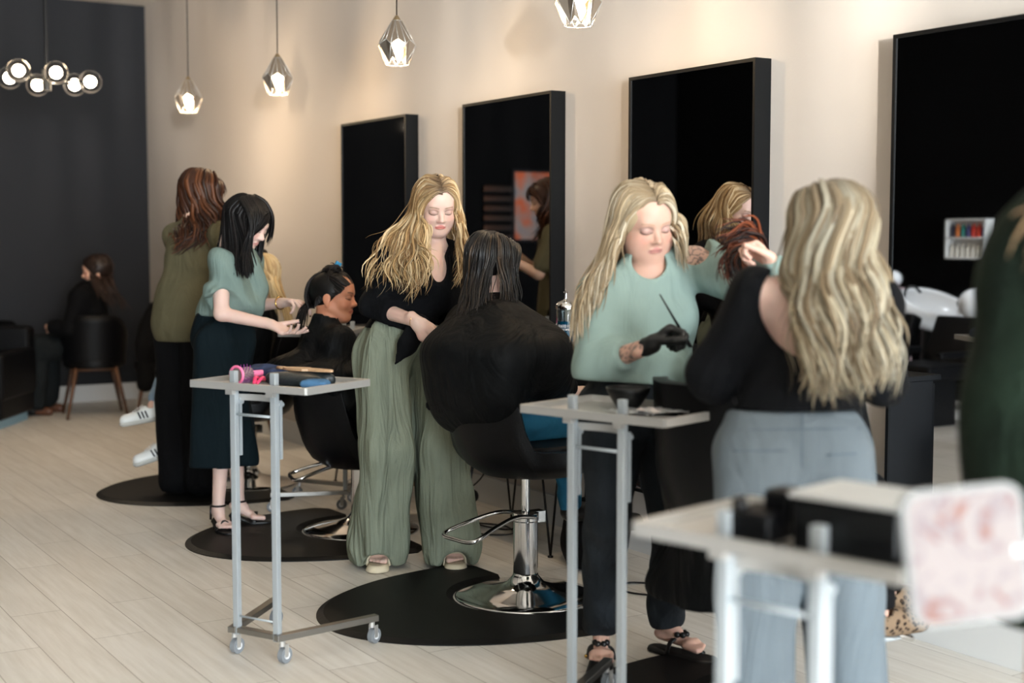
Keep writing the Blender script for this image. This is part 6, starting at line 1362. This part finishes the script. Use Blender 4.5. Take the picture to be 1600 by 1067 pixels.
# ------------------------------------------------------------------ across the room (seen in the mirrors)
def basin(p, rz, label):
    F_ = Fig('wash_basin', (0, 0, 0), label, 'wash basin', group='white wash basins'); F_.root.location = p
    rot = (.45, -.20, rz); k = 1.22
    out = U(.04, el((0, 0, .0), (.27, .22, .13)), rc((-.22, 0, .05), (.24, 0, -.02), .12, .10)); inn = U(.04, el((0, 0, .08), (.22, .17, .13)), rc((-.24, 0, .16), (-.18, 0, .1), .07, .08)); f = sub(cut(out, (0, 0, .065), (0, 0, 1)), inn, .02)
    q = F_.part('bowl', f, M_ceramic, (-.42, -.32, -.22), (.42, .32, .2), .008); q.rotation_euler = rot; q.scale = (k, k, k)
    bm = new(); tube(bm, bez([(.22, 0, .06), (.22, 0, .12), (.17, 0, .14), (.12, 0, .11)], 12), .010, 10); q = F_.bmpart('tap', bm, M_black); q.rotation_euler = rot; q.scale = (k, k, k)
    bm = new(); box(bm, (-.2, 0, .07), (.07, .12, .03)); q = F_.bmpart('neck_rest', bm, M_rubber, smooth=False); q.rotation_euler = rot; q.scale = (k, k, k)
    bm = new(); lathe(bm, [(0, -p[2]), (.12, -p[2]), (.10, -p[2] + .02), (.08, -.15), (.10, -.12), (0, -.12)], 24); F_.bmpart('pedestal', bm, M_black); return F_
basin((-1.72, 8.16, .84), .557, 'white wash basin reflected in the right hand mirror, left one'); basin((-1.72, 7.36, .88), .557, 'white wash basin reflected in the right hand mirror, mostly behind the green knit')
e = empty('basin_fill_fixture', (-1.45, 7.9, HC), 0, 'small round downlight in the ceiling over the wash basins, across the room', 'ceiling light')  # unseen fixture and spot, added to brighten the reflected basins
bm = new(); lathe(bm, [(0, -.03), (.05, -.03), (.07, -.015), (.07, 0), (0, 0)], 24); obj('housing', bm, M_whitep, e, auto=True)
l = bpy.data.lights.new('basin_fill', 'SPOT'); l.energy = 260; l.color = (.92, .96, 1); l.spot_size = 1.0; l.spot_blend = .8; l.shadow_soft_size = .05; q = bpy.data.objects.new('basin_fill', l); COL.objects.link(q); q.location = (-1.45, 7.9, HC - .05)
def lounge(y_):
    e = empty('backwash_chair', (-.95, y_, 0), 0, 'black reclining wash chair seen dimly below the reflected basin' if y_ > 8 else 'black reclining wash chair farther right in the reflection', 'chair', 'black backwash chairs')
    bm = new(); box(bm, (.1, 0, .42), (.55, .5, .12)); obj('seat', bm, M_leather, e, bevel=.03, seg=3, auto=True); bm = new(); box(bm, (-.22, 0, .62), (.12, .48, .42), R=Matrix.Rotation(-.4, 4, 'Y')); obj('backrest', bm, M_leather, e, bevel=.03, seg=3, auto=True)
    bm = new(); box(bm, (.1, 0, .18), (.3, .3, .36)); obj('base', bm, M_black, e, bevel=.01)
    for s_ in (-1, 1):
        bm = new(); box(bm, (.1, s_ * .28, .56), (.42, .05, .05)); obj('armrest', bm, M_leather, e, bevel=.01)
lounge(8.12); lounge(7.42)
e = empty('product_shelf', (XO + .06, 8.22, 1.27), 0, 'white wall shelf of coloured bottles reflected in the right hand mirror', 'shelf')
bm = new()
for zz in (0, .175, .335): box(bm, (0, 0, zz), (.12, .43, .014))
for yy in (-.21, .21): box(bm, (0, yy, .17), (.12, .014, .34))
box(bm, (-.05, 0, .17), (.01, .42, .34)); obj('frame', bm, M_white, e)
cols = [(40, 44, 90), (200, 60, 40), (196, 50, 36), (60, 60, 110), (30, 120, 110), (200, 110, 50), (40, 40, 60)]
for k in range(14):
    up_ = k >= 7; c_ = cols[k % 7] if up_ else (214, 210, 200); bm = new(); lathe(bm, [(0, 0), (.021, 0), (.021, .085), (.012, .10), (.009, .102), (.009, .12), (0, .12)], 14)
    o = obj('bottle', bm, mat('bottle_%d_tone' % k, c_, .35), None, auto=True); o.location = (XO + .07, 8.22 - .17 + .057 * (k % 7), 1.277 + (.175 if up_ else 0)); o['label'] = ['white bottle, ', 'coloured bottle, '][up_] + ['first', 'second', 'third', 'fourth', 'fifth', 'sixth', 'seventh'][k % 7] + (' along the upper row' if up_ else ' along the lower row') + ' of the reflected wall shelf'; o['category'] = 'bottle'; o['group'] = 'bottles on the reflected wall shelf'
e = empty('trolley_drawers', (-1.85, 8.72, 0), 0, 'slim pink drawer tower left of the reflected wash basin', 'drawers')
for k in range(5):
    bm = new(); box(bm, (0, 0, .11 + k * .2), (.26, .22, .185)); d_ = obj('drawer', bm, mat('blush_plastic', (206, 178, 182), .4) if k == 0 else bpy.data.materials['blush_plastic'], e, bevel=.006); bm = new(); box(bm, (.135, 0, .15 + k * .2), (.012, .08, .012)); obj('handle', bm, M_whitep, d_)
bm = new(); bmesh.ops.create_icosphere(bm, subdivisions=3, radius=.075, matrix=Matrix.Translation((0, 0, 0))); o = obj('lamp_globe', bm, M_ceramic, smooth=True); o.location = (-1.85, 8.72, 1.082); tag(o, 'round white globe standing on the pink drawer tower', 'globe')
# poster and slatted rack on the black part of the back wall
bm = new(); box(bm, ((XO + 2.1) / 2, YB - .006, HC / 2), (2.1 - XO, .012, HC)); tag(obj('trim_1', bm, M_blackwall), kind='structure')
am = mat('abstract_print', (150, 150, 156), .5); nt = am.node_tree; n = nt.nodes.new('ShaderNodeTexNoise'); n.inputs['Scale'].default_value = 3.2; n.inputs['Detail'].default_value = 2; r = nt.nodes.new('ShaderNodeValToRGB'); r.color_ramp.elements[0].position = .42; r.color_ramp.elements[0].color = lin((104, 106, 112)) + (1,); r.color_ramp.elements[1].position = .60; r.color_ramp.elements[1].color = lin((170, 72, 22)) + (1,); k_ = r.color_ramp.elements.new(.49); k_.color = lin((132, 114, 108)) + (1,)
tc = nt.nodes.new('ShaderNodeTexCoord'); nt.links.new(tc.outputs['Object'], n.inputs[0]); nt.links.new(n.outputs[0], r.inputs[0]); nt.links.new(r.outputs[0], nt.nodes['Principled BSDF'].inputs['Base Color'])
e = empty('wall_print', (-.42, YB - .012, 1.42), 0, 'abstract orange and grey print reflected beside the red haired stylist', 'picture')
bm = new(); box(bm, (0, -.012, .36), (.60, .024, .76)); obj('frame', bm, M_black, e); bm = new(); box(bm, (0, -.026, .36), (.54, .006, .70)); obj('print', bm, am, e)
e = empty('display_rack', (.06, YB - .012, 1.42), 0, 'dark rack of small bottles reflected in the mirror left of the print', 'rack')
for k in range(6):
    bm = new(); box(bm, (0, -.045, k * .10), (.36, .07, .008)); obj('shelf_board', bm, M_black, e)
ROWN = ['lowest', 'second lowest', 'third lowest', 'third highest', 'second highest', 'topmost']
for k in range(6):
    for i in range(9):
        bm = new(); lathe(bm, [(0, 0), (.013, 0), (.013, .04), (.006, .048), (.006, .062), (0, .062)], 10)
        o = obj('polish_bottle', bm, mat('dim_bottle_%d' % i, (44 + i * 5, 34 + i * 2, 34), .4) if k == 0 else bpy.data.materials['dim_bottle_%d' % i], None, auto=True)
        o.location = (.06 - .155 + i * .039, YB - .055, 1.425 + k * .10); tag(o, 'tiny dark bottle on the %s row of the reflected rack' % ROWN[k], 'bottle', 'bottles on the %s rack row' % ROWN[k])

# ------------------------------------------------------------------ the people
for q in (person_center, person_wet, person_sage, person_back, person_auburn, person_black, person_olive, person_bun, person_pony, person_waiting, person_edge, person_green):
    q()
